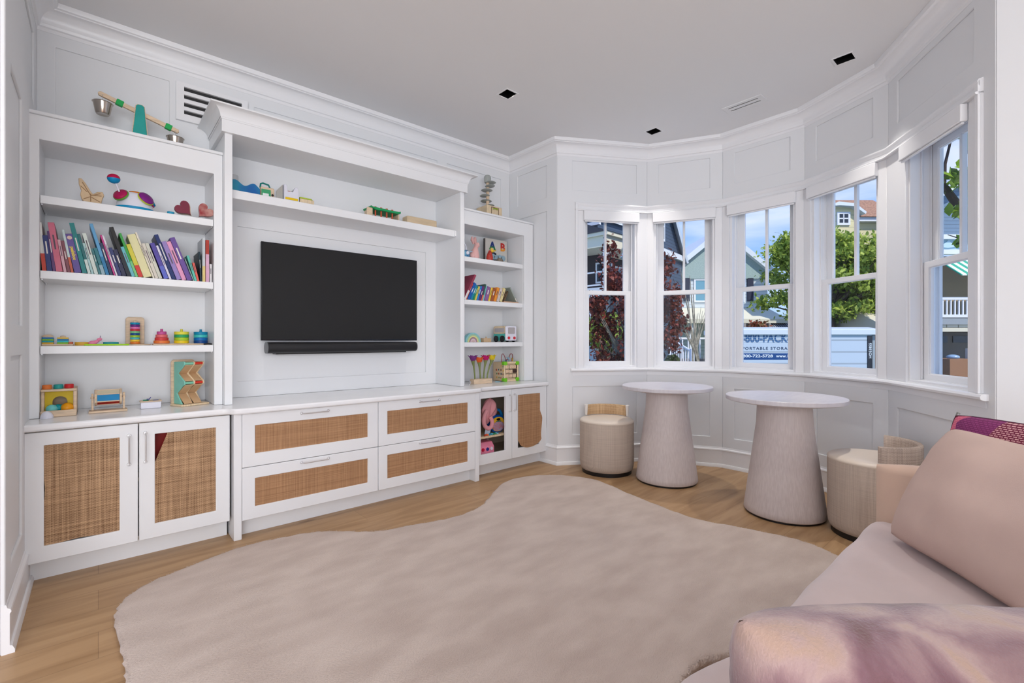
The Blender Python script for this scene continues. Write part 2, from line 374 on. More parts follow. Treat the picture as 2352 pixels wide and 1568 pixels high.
# ceiling with the cut-outs for lights and vent
LIGHTS = [(2.118, 2.458), (3.388, 2.114), (3.377, .812), (2.118, .9), (.6, 2.28), (-.9, .9), (2.118, -.9), (-.9, -.9)]  # first three are in view; the rest are unseen, added to brighten the room
hs = [(x-.048, x+.048, y-.05, y+.05) for x, y in LIGHTS]
b = MB(lambda p: Vector((p[0], p[2], p[1]))); b.slab(-3.2, 4.2, -2.9, 3.7, hs+[(3.44, 3.542, 1.318, 1.570)], CH, CH+.02)
struct(b.build('ceiling', CEIL))
b = MB(); b.slab(0, 1, 0, 1, [], 0, 1) if False else b.box(-3.3, 4.3, -3, 3.8, CH+.30, CH+.36); b.box(-3.3, 3.0, -3, 3.5, CH+.37, CH+2.4); struct(b.build('ceiling_deck_sun_block', WHITE))  # roof deck, plus an unseen block above it added to keep the sun out
b = MB(); b.slab(-3.25, 4.25, CH+.02, CH+.3, [], -2.98, -2.9); b.slab(-3.25, 4.25, CH+.02, CH+.3, [], 3.7, 3.78); b.box(-3.25, -3.2, -2.9, 3.7, CH+.02, CH+.3); b.box(4.2, 4.25, -2.9, 3.7, CH+.02, CH+.3)
struct(b.build('ceiling_edge', WHITE))
# crown moulding
cp = [(0, CH-.125), (.012, CH-.125), (.014, CH-.108), (.022, CH-.104), (.026, CH-.092)]
for k in range(7):
    a = k/6*PI/2; cp.append((.026+.052*(1-math.cos(a)), CH-.092+.060*math.sin(a)))
cp += [(.080, CH-.028), (.090, CH-.024), (.094, CH-.010), (.094, CH), (0, CH)]
cr_ = MB(); sweep(cr_, [(-.245, 2.3185)]+ROOM[1:], cp); struct(cr_.build('trim_1', TRIM, smooth=True, angle=25))
# baseboard with cap and shoe
bp_ = [(0, 0), (.032, 0), (.032, .012), (.026, .026), (.020, .028), (.020, .135), (.024, .142), (.022, .150), (.014, .156), (.012, .166), (0, .168)]
b = MB(); sweep(b, [(-.245, 2.3185), (-.245, 2.955)], bp_); struct(b.build('baseboard_left', TRIM, smooth=True, angle=25))
b = MB(); sweep(b, [(2.94, 2.955)]+W+[(2.94, -2.7)], bp_); struct(b.build('baseboard_right', TRIM, smooth=True, angle=25))
# window stool, apron, head casing and side casing running round the bay
d0 = norm(W[0], W[1])[0]; d4 = norm(W[4], W[5])[0]
def on(i, s): a, b_ = W[i], W[i+1]; d = norm(a, b_)[0]; return (a[0]+d.x*s, a[1]+d.y*s)
E0, E1 = on(0, .11), on(4, Ls[4]-.035)
C0, C1 = on(0, .15), on(4, Ls[4]-.065)
b = MB(); sweep(b, [E0]+W[1:5]+[E1], [(-.02, .790), (.028, .790), (.040, .795), (.043, .806), (.038, .816), (.028, .820), (-.02, .820)])
sweep(b, [on(0, .13)]+W[1:5]+[on(4, Ls[4]-.05)], [(0, .752), (.008, .752), (.011, .756), (.011, .79), (0, .79)]); struct(b.build('trim_2', TRIM, smooth=True, angle=30))
b = MB(); sweep(b, [C0]+W[1:5]+[C1], [(0, 2.172), (.024, 2.172), (.024, 2.205), (.030, 2.212), (.034, 2.226), (.030, 2.236), (.014, 2.242), (0, 2.242)])
sweep(b, [C0]+W[1:5]+[C1], [(.0, 2.168), (.040, 2.168), (.043, 2.174), (.040, 2.180), (0, 2.180)]); struct(b.build('trim_3', TRIM, smooth=True, angle=30))
b = MB()
for k, i in enumerate(BAY):
    F, L = seg_xf(i); b.xf = F; c = cent[k]; HALF = HF[k]
    l0 = .15 if k == 0 else 0; r0 = Ls[4]-.065 if k == 4 else L
    b.box(l0, c-HALF, -.020, -.001, .82, 2.172); b.box(c+HALF, r0, -.020, -.001, .82, 2.172)
    if k == 0: b.box(l0, l0+.024, -.032, -.020, .82, 2.235)
    if k == 4: b.box(r0-.024, r0, -.032, -.020, .82, 2.235)
struct(b.build('trim_4', TRIM, bevel=.003))

# windows: jamb liner, two sashes, muntin, glass
for k, i in enumerate(BAY):
    M, L = seg_mat(i); c = cent[k]; HALF = HF[k]
    b = MB(M); x0, x1 = c-HALF, c+HALF
    b.slab(x0-.001, x1+.001, WZ0-.002, WZ1+.001, [(x0+.018, x1-.018, WZ0+.012, WZ1-.012)], -.006, .15)   # jamb box
    for o in (.044, .088, .128): b.slab(x0, x1, WZ0, WZ1, [(x0+.028, x1-.028, WZ0+.016, WZ1-.02)], o, o+.008)
    win = struct(b.build('window_%d' % (k+1), TRIM, bevel=.002))
    low = MB(M); xa, xb = x0+.020, x1-.020
    low.slab(xa, xb, .838, 1.496, [(xa+.052, xb-.052, .872, 1.462)], .054, .086)
    low.slab(xa+.046, xb-.046, .866, 1.468, [(xa+.056, xb-.056, .876, 1.458)], .060, .080)
    lo = low.build('sash', TRIM, win, bevel=.0025); g = MB(M); g.box(xa+.05, xb-.05, .0685, .0715, .87, 1.464); g.build('glass', GLASS, lo)
    up = MB(M); up.slab(xa, xb, 1.470, 2.16, [(xa+.052, xb-.052, 1.497, 2.118)], .097, .126)
    up.slab(xa+.046, xb-.046, 1.49, 2.124, [(xa+.056, xb-.056, 1.500, 2.114)], .102, .120)
    us = up.build('sash', TRIM, win, bevel=.0025); mu = MB(M); mu.box(c-.010, c+.010, .098, .124, 1.497, 2.12); mu.build('muntin', TRIM, us, bevel=.003)
    g = MB(M); g.box(xa+.05, xb-.05, .1095, .1125, 1.49, 2.12); g.build('glass', GLASS, us)
    o = MB(M); o.box(x0-.008, x1+.008, -.052, -.0215, 2.084, 2.166)
    nth = ['first bay window beside the bookcase', 'second bay window from the bookcase', 'middle bay window', 'fourth bay window from the bookcase', 'last bay window nearest the sofa'][k]
    M0 = M @ Vector((c, 0, 2.088))
    t = thing('roller_shade', 'white roller shade cassette, atop the %s' % nth, 'roller shade', M0, 'roller shades over the bay windows')
    o.build('cassette', TRIM, t, bevel=.004); r = MB(M); r.box(x0+.0, x1-.0, -.044, -.030, 2.072, 2.0835); r.build('hem_bar', TRIM, t, bevel=.004)

# downlights
DARK = mat('dark_baffle', (16, 16, 17), .4)
LN = ['square recessed ceiling light in front of the television cabinet', 'square recessed ceiling light above the left side of the bay', 'square recessed ceiling light above the right side of the bay', 'added unseen square ceiling light above the sofa end of the rug', 'added unseen square ceiling light above the left cabinet doors', 'added unseen square ceiling light beside the hall opening', 'added unseen square ceiling light behind the sofa', 'added unseen square ceiling light in the rear hall corner']
for k, (x, y) in enumerate(LIGHTS):
    t = thing('recessed_light', LN[k], 'ceiling light', (x, y, CH), 'square recessed ceiling lights')
    b = MB()
    for (a0, a1, b0, b1) in ((-.048, -.044, -.05, .05), (.044, .048, -.05, .05), (-.044, .044, -.05, -.046), (-.044, .044, .046, .05)):
        b.box(x+a0, x+a1, y+b0, y+b1, CH, CH+.085)
    b.box(x-.048, x+.048, y-.05, y+.05, CH+.085, CH+.09); b.build('baffle', DARK, t)
    b = MB(); b.slab(0, 1, 0, 1, [], 0, 1) if False else None
    b = MB(lambda p: Vector((p[0], p[2], p[1]))); b.slab(x-.054, x+.054, y-.056, y+.056, [(x-.045, x+.045, y-.047, y+.047)], CH-.003, CH+.001); b.build('trim_ring', CEIL, t)
    b = MB(); b.lathe([(.027, 0), (.027, .03), (.0245, .03), (.0245, 0)], (x, y, CH+.037), 24, close=False); b.build('lamp_holder', DARK, t, smooth=True)
    l = area('downlight', (x, y, CH+.036), (0, 0, -1), .034, .034, LAMP_W, LAMP_C); l.data.spread = rad(60 if k in (1, 2) else 84)
# ceiling vent
t = thing('ceiling_vent', 'white linear slot air vent in the ceiling of the bay', 'air vent', (3.49, 1.445, CH))
b = MB(lambda p: Vector((p[0], p[2], p[1]))); b.slab(3.430, 3.552, 1.308, 1.58, [(3.462, 3.476, 1.342, 1.547), (3.508, 3.522, 1.342, 1.547)], CH-.004, CH+.001); b.build('frame', CEIL, t, bevel=.001)
b = MB(); b.box(3.44, 3.542, 1.318, 1.570, CH+.003, CH+.012); b.build('shade_backing', BLACK, t)  # black slab just above the slots stands in for the shade inside
# wall vent
t = thing('wall_vent', 'white return air grille with dark slots high on the wall above the bookcase', 'air vent', (.526, 3.38, 2.46))
zs = [(2.525, 2.549), (2.480, 2.503), (2.434, 2.457), (2.390, 2.412)]
b = MB(); b.slab(.34, .714, 2.350, 2.574, [(.379, .680, a, c) for a, c in zs], 3.350, 3.369); b.build('grille', TRIM, t, bevel=.0015)
b = MB(); b.box(.37, .69, 3.3665, 3.3695, 2.384, 2.556); b.build('shade_backing', mat('backing_shade', (38, 38, 40), .6), t)  # dark sheet stands in for the shade behind the grille slots

# ------------------------------------------------------------------ built-in media wall
YB = 3.368                                            # face of the wall stiles behind the bookcase
def handle(mb, p0, p1, r=.0034, off=.03):
    p0, p1 = Vector(p0), Vector(p1); d = (p1-p0).normalized(); o = Vector((0, -off, 0))
    mb.tube([p0, p0+o*.6, p0+o+d*.008, p0+o+d*.03, p1+o-d*.03, p1+o-d*.008, p1+o*.6, p1], r, 8)
    for p in (p0, p1): mb.lathe([(.0085, 0), (.0085, -.003), (.006, -.006)], (p.x, p.y, p.z), 14, 1)
    return mb
def door(parent, x0, x1, z0, z1, y, op, hx=None, hz=None, hor=None, cane='full', rat=RAT2, nm='door'):
    b = MB(); b.slab(x0, x1, z0, z1, [op], y, y+.021)
    d = b.build(nm, CAB, parent, bevel=.0022)
    if hx is not None: h = MB(); handle(h, (hx, y, hz[0]), (hx, y, hz[1])); h.build('handle', CHROME, d, smooth=True, label='curved chrome pull handle')
    if hor is not None: h = MB(); handle(h, (hor[0], y, hor[2]), (hor[1], y, hor[2])); h.build('handle', CHROME, d, smooth=True, label='curved chrome pull handle')
    return d
def cane_panel(parent, op, y, rat, outline=None, wav=.0015, seed=1):
    """a sheet of cane webbing behind the door opening; outline(u, v) may pull points in"""
    rnd = random.Random(seed); ph = [rnd.uniform(0, 6) for _ in range(4)]
    x0, x1, z0, z1 = op[0]-.008, op[1]+.008, op[2]-.008, op[3]+.008
    def fn(u, v, dy=0):
        x = x0+(x1-x0)*u; z = z0+(z1-z0)*v
        if outline: x, z = outline(u, v, x, z)
        return (x, y+dy+wav*(math.sin(9*u+ph[0])+math.sin(11*v+ph[1])), z)
    n, k = 24, 24; b = MB()
    vs = [fn(i/n, j/k) for j in range(k+1) for i in range(n+1)]+[fn(i/n, j/k, .002) for j in range(k+1) for i in range(n+1)]
    N = (n+1)*(k+1); fs = []
    for j in range(k):
        for i in range(n):
            q = (j*(n+1)+i, j*(n+1)+i+1, (j+1)*(n+1)+i+1, (j+1)*(n+1)+i); fs.append(q); fs.append(tuple(N+a for a in q[::-1]))
    for j in range(k):
        for i in (0, n): fs.append((j*(n+1)+i, (j+1)*(n+1)+i, N+(j+1)*(n+1)+i, N+j*(n+1)+i))
    for i in range(n):
        for j in (0, k): fs.append((j*(n+1)+i, j*(n+1)+i+1, N+j*(n+1)+i+1, N+j*(n+1)+i))
    b.put(vs, fs); return b.build('cane_panel', rat, parent, smooth=True, label='woven natural cane webbing panel')
INT = mat('cabinet_interior', (206, 190, 172), .6)
def carcass(parent, x0, x1, yf, shelf=.375):
    b = MB(); b.box(x0, x0+.018, yf, YB-.002, .10, .668); b.box(x1-.018, x1, yf, YB-.002, .10, .668); b.box(x0+.018, x1-.018, yf, YB-.002, .10, .118)
    b.box(x0+.018, x1-.018, YB-.012, YB-.002, .118, .668); b.box(x0+.018, x1-.018, yf, yf+.08, .650, .668)
    b.box((x0+x1)/2-.012, (x0+x1)/2+.012, yf, yf+.02, .118, .650) if False else None
    b.build('carcass', INT, parent)
    if shelf: s = MB(); s.box(x0+.019, x1-.019, yf+.03, YB-.014, shelf, shelf+.018); s.build('shelf', WOOD2, parent, bevel=.001)
    k = MB(); k.box(x0, x1, yf+.063, yf+.081, 0, .0995); k.build('toe_kick', CAB, parent)
# left base cabinet
t = thing('base_cabinet', 'white base cabinet with two cane-panelled doors, at the left end of the media wall', 'cabinet', (.14, 3.1, 0))
carcass(t, -.226, .5265, 2.892)
o1 = (-.177, .075, .168, .604); o2 = (.207, .462, .168, .604)
d = door(t, -.2365, .1425, .10, .662, 2.870, o1, .109, (.473, .609))
def out1(u, v, x, z):
    if v < .06: z += .010*(1-abs(u-.45)*2.4 if abs(u-.45) < .4 else 0)+.004
    if u < .05 and .35 < v < .75: x += .011*math.sin((v-.35)/.4*PI)
    return x, z
cane_panel(d, o1, 2.878, RAT2, out1, seed=1)
d = door(t, .1465, .525, .10, .662, 2.870, o2, .170, (.475, .614))
def out2(u, v, x, z):
    if v > .62:
        k = (v-.62)/.38; x = x+(1-u)*k*.062*(1 if u < 1 else 0)
    return x, z
cane_panel(d, o2, 2.878, RAT2, out2, seed=2)
# central drawer unit
t = thing('drawer_unit', 'white central drawer unit with four cane-fronted drawers below the television', 'drawer unit', (1.34, 3.1, 0))
b = MB(); b.box(.575, 2.119, 2.853, YB-.002, .10, .668); b.build('carcass', CAB, t)
b = MB(); b.box(.574, 2.12, 2.905, 2.925, 0, .0995); b.build('toe_kick', CAB, t)
for x0, x1 in ((.536, .5735), (2.1205, 2.158)):
    b = MB(); b.box(x0, x1, 2.830, YB-.002, 0, .668); b.build('leg', CAB, t, bevel=.002)
for (x0, x1, a, c) in ((.575, 1.3455, .637, 1.277), (1.3485, 2.119, 1.410, 2.053)):
    for (z0, z1, p, q) in ((.3795, .665, .449, .600), (.097, .3765, .162, .315)):
        op = (a, c, p, q); xm = (x0+x1)/2-.008
        d = door(t, x0, x1, z0, z1, 2.830, op, hor=(xm-.076, xm+.076, .641 if z0 > .3 else .359), nm='drawer_front')
        cane_panel(d, op, 2.838, RAT, seed=int(x0*100+z0*10), wav=.0006)
# right base cabinet
t = thing('base_cabinet', 'white base cabinet at the right end, its left door without a cane panel', 'cabinet', (2.55, 3.1, 0))
carcass(t, 2.1605, 2.928, 2.892, .287)
o3 = (2.203, 2.453, .178, .610); o4 = (2.587, 2.832, .176, .610)
door(t, 2.162, 2.5195, .10, .664, 2.870, o3, 2.493, (.487, .620))
d = door(t, 2.5235, 2.887, .10, .664, 2.870, o4, 2.545, (.490, .622))
b = MB(); b.box(2.889, 2.929, 2.880, 2.892, .10, .668); b.build('filler', CAB, t)
def out4(u, v, x, z):
    zz = z; vv = (z-.16)/.45
    if v < .12:                                                    # torn rounded lower end hanging in front of the rail
        k = (.12-v)/.12; r = math.sqrt(max(0, 1-(2*u-1)**2*.72)); z = .225-.060*k*r+.02*k*(1-r)
        x = 2.595+.01*k*(1-u)+(x-2.587)*(1-.10*k)+.002
    if u > .5: x += (.021-.008*math.sin(v*9))*(u-.5)*2*max(0, min(1, (.66-v)/.14))
    return x, z
cane_panel(d, (2.593, 2.826, .19, .602), 2.866, RAT, out4, seed=9, wav=.0008)
# worktop
out_ = [(-.243, YB), (-.243, 2.845), (.485, 2.845), (.505, 2.840), (.518, 2.825), (.527, 2.808), (.540, 2.797), (.560, 2.795), (2.135, 2.795), (2.152, 2.798), (2.166, 2.812), (2.175, 2.830), (2.19, 2.842), (2.21, 2.845), (2.928, 2.845), (2.928, YB)]
b = MB(); b.prism(out_, .6685, .700); wt = b.build('worktop', TOP, bevel=.010, seg=4); tag(wt, 'long white stone worktop on the base cabinets of the media wall', 'worktop')
# upper shelf units
def shelf_unit(name_label, x0, x1, ix0, ix1, zs, yf=3.05):
    t = thing('shelf_unit', name_label, 'bookcase', ((x0+x1)/2, 3.2, .70))
    b = MB(); b.slab(x0, x1, .701, 2.092, [(ix0, ix1, .701, 1.982)], yf, yf+.02)
    b.box(x0, ix0, yf+.02, YB-.002, .701, 2.092) ; b.box(ix1, x1, yf+.02, YB-.002, .701, 2.092)
    b.box(x0-.0, x1, yf-.010, YB-.002, 2.092, 2.108); b.box(x0, x1, yf-.006, yf, 2.010, 2.026) if False else None
    b.build('frame', CAB, t, bevel=.003)
    b = MB(); b.box(ix0, ix1, YB-.014, YB-.002, .701, 2.09); b.build('back_panel', CAB, t)
    b = MB(); b.box(ix0, ix1, yf+.02, YB-.014, 1.985, 2.0); b.build('top_panel', CAB, t)
    for z in zs:
        b = MB(); b.box(ix0+.0015, ix1-.0015, yf+.016, YB-.0145, z-.037, z); b.build('shelf', CAB, t, bevel=.0015)
        if True:
            for xx in (ix0+.006, ix1-.006):
                for yy in (yf+.04, YB-.05): p = MB(); p.cyl((xx, yy, z-.042), .0028, .005, 10); p.build('shelf_pin', CHROME, t)
    return t
LZ = (1.730, 1.382, 1.033); RZ = (1.728, 1.384, 1.043)
shelf_unit('tall white open shelf unit with books and toys, left end of the media wall', -.243, .5235, -.203, .482, LZ)
shelf_unit('narrower-looking white open shelf unit nearest the bay, right end of the media wall', 2.1405, 2.928, 2.180, 2.822, RZ)
# centre: stiles, cornice, niche
t = thing('media_niche', 'white central niche with a cornice and one long shelf around the television', 'cabinet', (1.33, 3.2, .70))
for x0, x1 in ((.524, .562), (2.1045, 2.140)):
    b = MB(); b.box(x0, x1, 3.0, YB-.002, .701, 2.205); b.build('side_panel', CAB, t, bevel=.002)
b = MB(); b.box(.507, 2.157, 2.98, YB-.002, 2.205, 2.272)
pr = [(0, 0), (.004, 0), (.006, .008)]
for k in range(9):
    a = k/8*PI/2; pr.append((.008+.046*(1-math.cos(a)), .008+.050*math.sin(a)))
pr += [(.060, .058), (.060, .066), (0, .066)]
pp = [(.507, YB-.002), (.507, 2.98), (2.157, 2.98), (2.157, YB-.002)]
prof = [(-p, 2.272+z) for p, z in pr]
n = len(prof); vs = []
for i in range(4):
    for (p, z) in prof:
        q = Vector(pp[i]); dx = (p if pp[i][0] < 1 else -p); dy = p if 0 < i < 3 else 0
        vs.append((q.x+dx, q.y+dy, z))
b.put(vs, [(i*n+k, i*n+(k+1) % n, (i+1)*n+(k+1) % n, (i+1)*n+k) for i in range(3) for k in range(n)]+[tuple(range(n)), tuple(range(3*n, 4*n))[::-1]])
b.box(.50, 2.16, 2.975, YB-.002, 2.28, 2.336)
b.build('cornice', CAB, t, smooth=True, angle=30)
b = MB(); b.slab(.562, 2.1045, .701, 2.205, [(.655, 2.010, .80, 1.775)], YB-.014, YB-.002); b.slab(.655, 2.010, .80, 1.775, [], YB-.004, YB-.002)
b.build('back_panel', CAB, t, bevel=.003)
b = MB(); b.box(.563, 2.1035, 3.065, YB-.0145, 1.869, 1.918); b.build('shelf', CAB, t, bevel=.002)
for x0, x1 in ((2.091, 2.1035), (.563, .575)): b = MB(); b.box(x0, x1, 3.055, 3.065, 1.873, 1.914); b.build('shelf_cleat', CAB, t, bevel=.001)

# ------------------------------------------------------------------ television and sound bar
t = thing('television', 'flat black television mounted in the central niche', 'television', (1.337, 3.34, 1.06))
b = MB(); b.box(.778, 1.897, 3.300, 3.325, 1.058, 1.690); b.build('casing', mat('tv_bezel', (14, 14, 26), .25), t, bevel=.003)
b = MB(); b.box(.784, 1.891, 3.2985, 3.3002, 1.068, 1.684); b.build('screen', mat('tv_screen', (44, 44, 45), .55, spec=.15), t)
b = MB(); b.box(1.15, 1.55, 3.325, YB-.005, 1.2, 1.5); b.build('wall_bracket', BLACK, t)
t = thing('sound_bar', 'long black rounded sound bar under the television', 'speaker', (1.31, 3.3, .98))
sec = []
for k in range(28):
    a = 2*PI*k/28; sec.append((3.262+.046*math.copysign(abs(math.cos(a))**.75, math.cos(a)), 1.012+.036*math.copysign(abs(math.sin(a))**.85, math.sin(a))))
b = MB(); b.prism(sec, .800, 1.850, 0); b.build('body', mat('speaker_cloth', (14, 14, 20), .5, bump=.2, bscale=900), t, smooth=True, bevel=.003)
for x in (.796, 1.850):
    b = MB(); b.prism(sec, x, x+.004, 0); b.build('end_cap', mat('grey_cap', (96, 98, 102), .4), t, smooth=True, label='grey end cap')
b = MB(); b.box(.86, 1.79, 3.28, YB-.005, .968, .978); b.box(1.2, 1.45, 3.30, YB-.005, .978, 1.04); b.build('mount', BLACK, t)

# ------------------------------------------------------------------ tables and stools
def wash_mat():
    m = mat('whitewashed_oak', (214, 203, 200), .5, c2=(202, 190, 187), scale=5, stretch=(34, 34, 1.3), detail=8, bump=.2, bscale=9)
    return m
WASH = wash_mat(); TTOP = mat('whitewashed_oak_top', (214, 210, 214), .28, c2=(204, 199, 205), scale=4, stretch=(1.5, 12, 1), detail=6)
tb = None
for k, (x, y, lab) in enumerate(((3.238, 1.911, 'round whitewashed pedestal table on the left, before the second bay window'), (3.165, 1.071, 'round whitewashed pedestal table on the right, nearer the sofa'))):
    if tb is None:
        tb = thing('pedestal_table', lab, 'table', (x, y, 0), 'round whitewashed pedestal tables'); first = tb
        b = MB(); b.lathe([(.10, .0125), (.220, .0125), (.224, .018), (.220, .05), (.1535, .55), (.149, .665), (.10, .665)], (x, y, 0), 72); b.build('pedestal', WASH, tb, smooth=True, angle=60)
        b = MB(); b.lathe([(.10, 0), (.214, 0), (.214, .0125), (.10, .0125)], (x, y, 0), 72); b.build('foot_ring', BLACK, tb, smooth=True)
        b = MB(); b.lathe([(.17, .6655), (.205, .668), (.318, .688), (.327, .692), (.328, .697), (.328, .714), (.3255, .717), (.25, .717), (.05, .717)], (x, y, 0), 96); b.build('tabletop', TTOP, tb, smooth=True, angle=30)
    else:
        c = copy_tree(first); c.location = (x, y, 0); c['label'] = lab
LIN = weave_mat('oatmeal_linen', (168, 152, 139), (212, 196, 181), 850, 850, bumps=.5)
LINW = mat('cream_vinyl', (222, 208, 193), .38, spec=.4)
CANE2 = weave_mat('natural_cane', (150, 112, 74), (222, 190, 150), 260, 260, bumps=.7)
BOU = weave_mat('cream_boucle_weave', (140, 124, 114), (206, 188, 174), 330, 330, bumps=.9)
def stool(x, y, lab, a0, a1, rb, backmat, R=.2146, zs=.435, posts=None):
    t = thing('stool', lab, 'stool', (x, y, 0), 'round upholstered stools')
    b = MB(); b.lathe([(.10, 0), (R-.018, 0), (R-.018, .03), (.10, .03)], (x, y, 0), 64); b.build('plinth', BLACK, t, smooth=True)
    b = MB(); b.lathe([(.10, .026), (R-.028, .026), (R-.012, .032), (R-.004, .05), (R, .08), (R, .404), (R-.0015, .408), (.10, .408)], (x, y, 0), 72); b.build('body', LIN, t, smooth=True, angle=50)
    b = MB(); b.lathe([(.05, .406), (R-.001, .406), (R+.0015, .411), (R-.002, .419), (R-.014, .427), (R*.7, zs-.001), (R*.3, zs), (.02, zs)], (x, y, 0), 72); b.build('seat', LINW, t, smooth=True, angle=60, label='smooth cream seat pad')
    # curved back rest: band of constant height
    th = .022; n = 36; prof = [(-th/2, .0), (-th/2, .93), (-th/4, 1), (th/4, 1), (th/2, .93), (th/2, 0)]
    vs = []; z0, z1 = .436, .520
    for i in range(n+1):
        a = a0+(a1-a0)*i/n
        for p, h in prof: vs.append((x+(rb+p)*math.cos(a), y+(rb+p)*math.sin(a), z0+(z1-z0)*h))
    m_ = len(prof)
    b = MB(); b.put(vs, [(i*m_+k, i*m_+(k+1) % m_, (i+1)*m_+(k+1) % m_, (i+1)*m_+k) for i in range(n) for k in range(m_)]+[tuple(range(m_)), tuple(range(n*m_, (n+1)*m_))[::-1]])
    b.build('backrest', backmat, t, smooth=True, angle=50)
    if posts is not None:
        for a in posts:
            p = MB(); px_, py_ = x+rb*math.cos(a), y+rb*math.sin(a)
            p.lathe([(.0085, .436), (.010, .45), (.0135, .50), (.0150, .512), (.0145, .524), (.008, .527)], (px_, py_, 0), 16); p.build('post', mat('whitewashed_post', (228, 222, 216), .45), t, smooth=True, label='whitewashed wooden post')
    return t
# angles are measured from world +X; the left stool's back is towards the bay, the right one's towards the sofa
cm = -YAW
stool(3.899*math.sin(YAW+rad(11.36)), 3.899*math.cos(YAW+rad(11.36)), 'round linen stool with a low natural cane back, left of the tables', cm+rad(17), cm+rad(141), .186, CANE2, posts=(cm+rad(15), cm+rad(143)))
stool(3.167, .628, 'round linen stool with a woven tan back, between the right table and the sofa', cm+rad(238), cm+rad(398), .196, BOU, R=.210)

# ------------------------------------------------------------------ rug
rug = [(2.686, .709), (2.722, .813), (2.714, .942), (2.66, 1.137), (2.6, 1.343), (2.629, 1.584), (2.693, 1.885), (2.767, 2.205), (2.682, 2.429), (2.578, 2.536), (2.462, 2.607), (2.232, 2.618), (1.972, 2.458),
       (1.795, 2.337), (1.618, 2.296), (1.447, 2.312), (1.304, 2.353), (1.184, 2.377), (1.085, 2.433), (.982, 2.532), (.871, 2.613), (.728, 2.649), (.608, 2.663), (.489, 2.654), (.305, 2.59), (.167, 2.531),
       (.084, 2.444), (.053, 2.35), (.048, 2.243), (.06, 2.069), (.066, 1.922), (.067, 1.826), (.09, 1.55), (.22, 1.15), (.55, .84), (1.0, .70), (1.22, .712), (1.314, .731), (1.406, .74), (1.474, .732), (1.557, .696), (1.72, .62), (2.0, .53), (2.35, .50), (2.6, .58)]
def smooth_loop(p, n=6):
    r = []; N = len(p)
    for i in range(N):
        a, b_, c, d = (Vector(p[(i+k-1) % N]) for k in range(4))
        for j in range(n):
            t_ = j/n; r.append(.5*((2*b_)+(c-a)*t_+(2*a-5*b_+4*c-d)*t_*t_+(3*b_-a-3*c+d)*t_**3))
    return r
loop = smooth_loop(rug); rr = random.Random(4); N = len(loop)
ns = []
for i in range(N):
    d = (loop[(i+1) % N]-loop[i-1]).normalized(); ns.append(Vector((-d.y, d.x)))
rings = [(-.004, .0005), (0, .003), (.002, .020), (-.004, .028), (-.016, .031), (-.05, .032)]   # loop runs counter-clockwise? sign fixed below
area2 = sum(loop[i].x*loop[(i+1) % N].y-loop[(i+1) % N].x*loop[i].y for i in range(N)); sg = -1 if area2 > 0 else 1
b = MB(); vs = []
for k, (o, z) in enumerate(rings):
    for i in range(N):
        wob = (.0035*math.sin(i*1.7)+.003*rr.uniform(-1, 1)) if k in (2, 3) else 0
        q = loop[i]+ns[i]*sg*(o+wob); vs.append((q.x, q.y, z))
fs = [(k*N+i, k*N+(i+1) % N, (k+1)*N+(i+1) % N, (k+1)*N+i) for k in range(len(rings)-1) for i in range(N)]
fs += [tuple(range(N))[::-1], tuple(range((len(rings)-1)*N, len(rings)*N))]
b.put(vs, fs)
RUG = mat('rug_pile', (206, 189, 178), .95, spec=.05, c2=(190, 172, 161), scale=4.2, stretch=(1, 2.2, 1), bump=1.0, bscale=120, detail=8, sheen=.25)
o = b.build('rug', RUG, smooth=True, angle=60); tag(o, 'large irregular hide-shaped beige plush rug on the oak floor', 'rug')
# short pile tufts round the edge and sparse ones over the top
b = MB()
for i in range(0, N):
    for q in range(9):
        p = loop[i].lerp(loop[(i+1) % N], rr.random()); n_ = ns[i]*sg
        for _ in range(1):
            base = p-n_*rr.uniform(.002, .03); ang = rr.uniform(-.7, .7); dd = Vector((n_.x*math.cos(ang)-n_.y*math.sin(ang), n_.x*math.sin(ang)+n_.y*math.cos(ang)))
            tip = base+dd*rr.uniform(.006, .014); sd_ = Vector((-dd.y, dd.x))*.0012
            b.put([(base.x-sd_.x, base.y-sd_.y, .029), (base.x+sd_.x, base.y+sd_.y, .029), (tip.x, tip.y, rr.uniform(.026, .034))], [(0, 1, 2)])
e = b.build('fringe', RUG, o); e['kind'] = 'stuff'

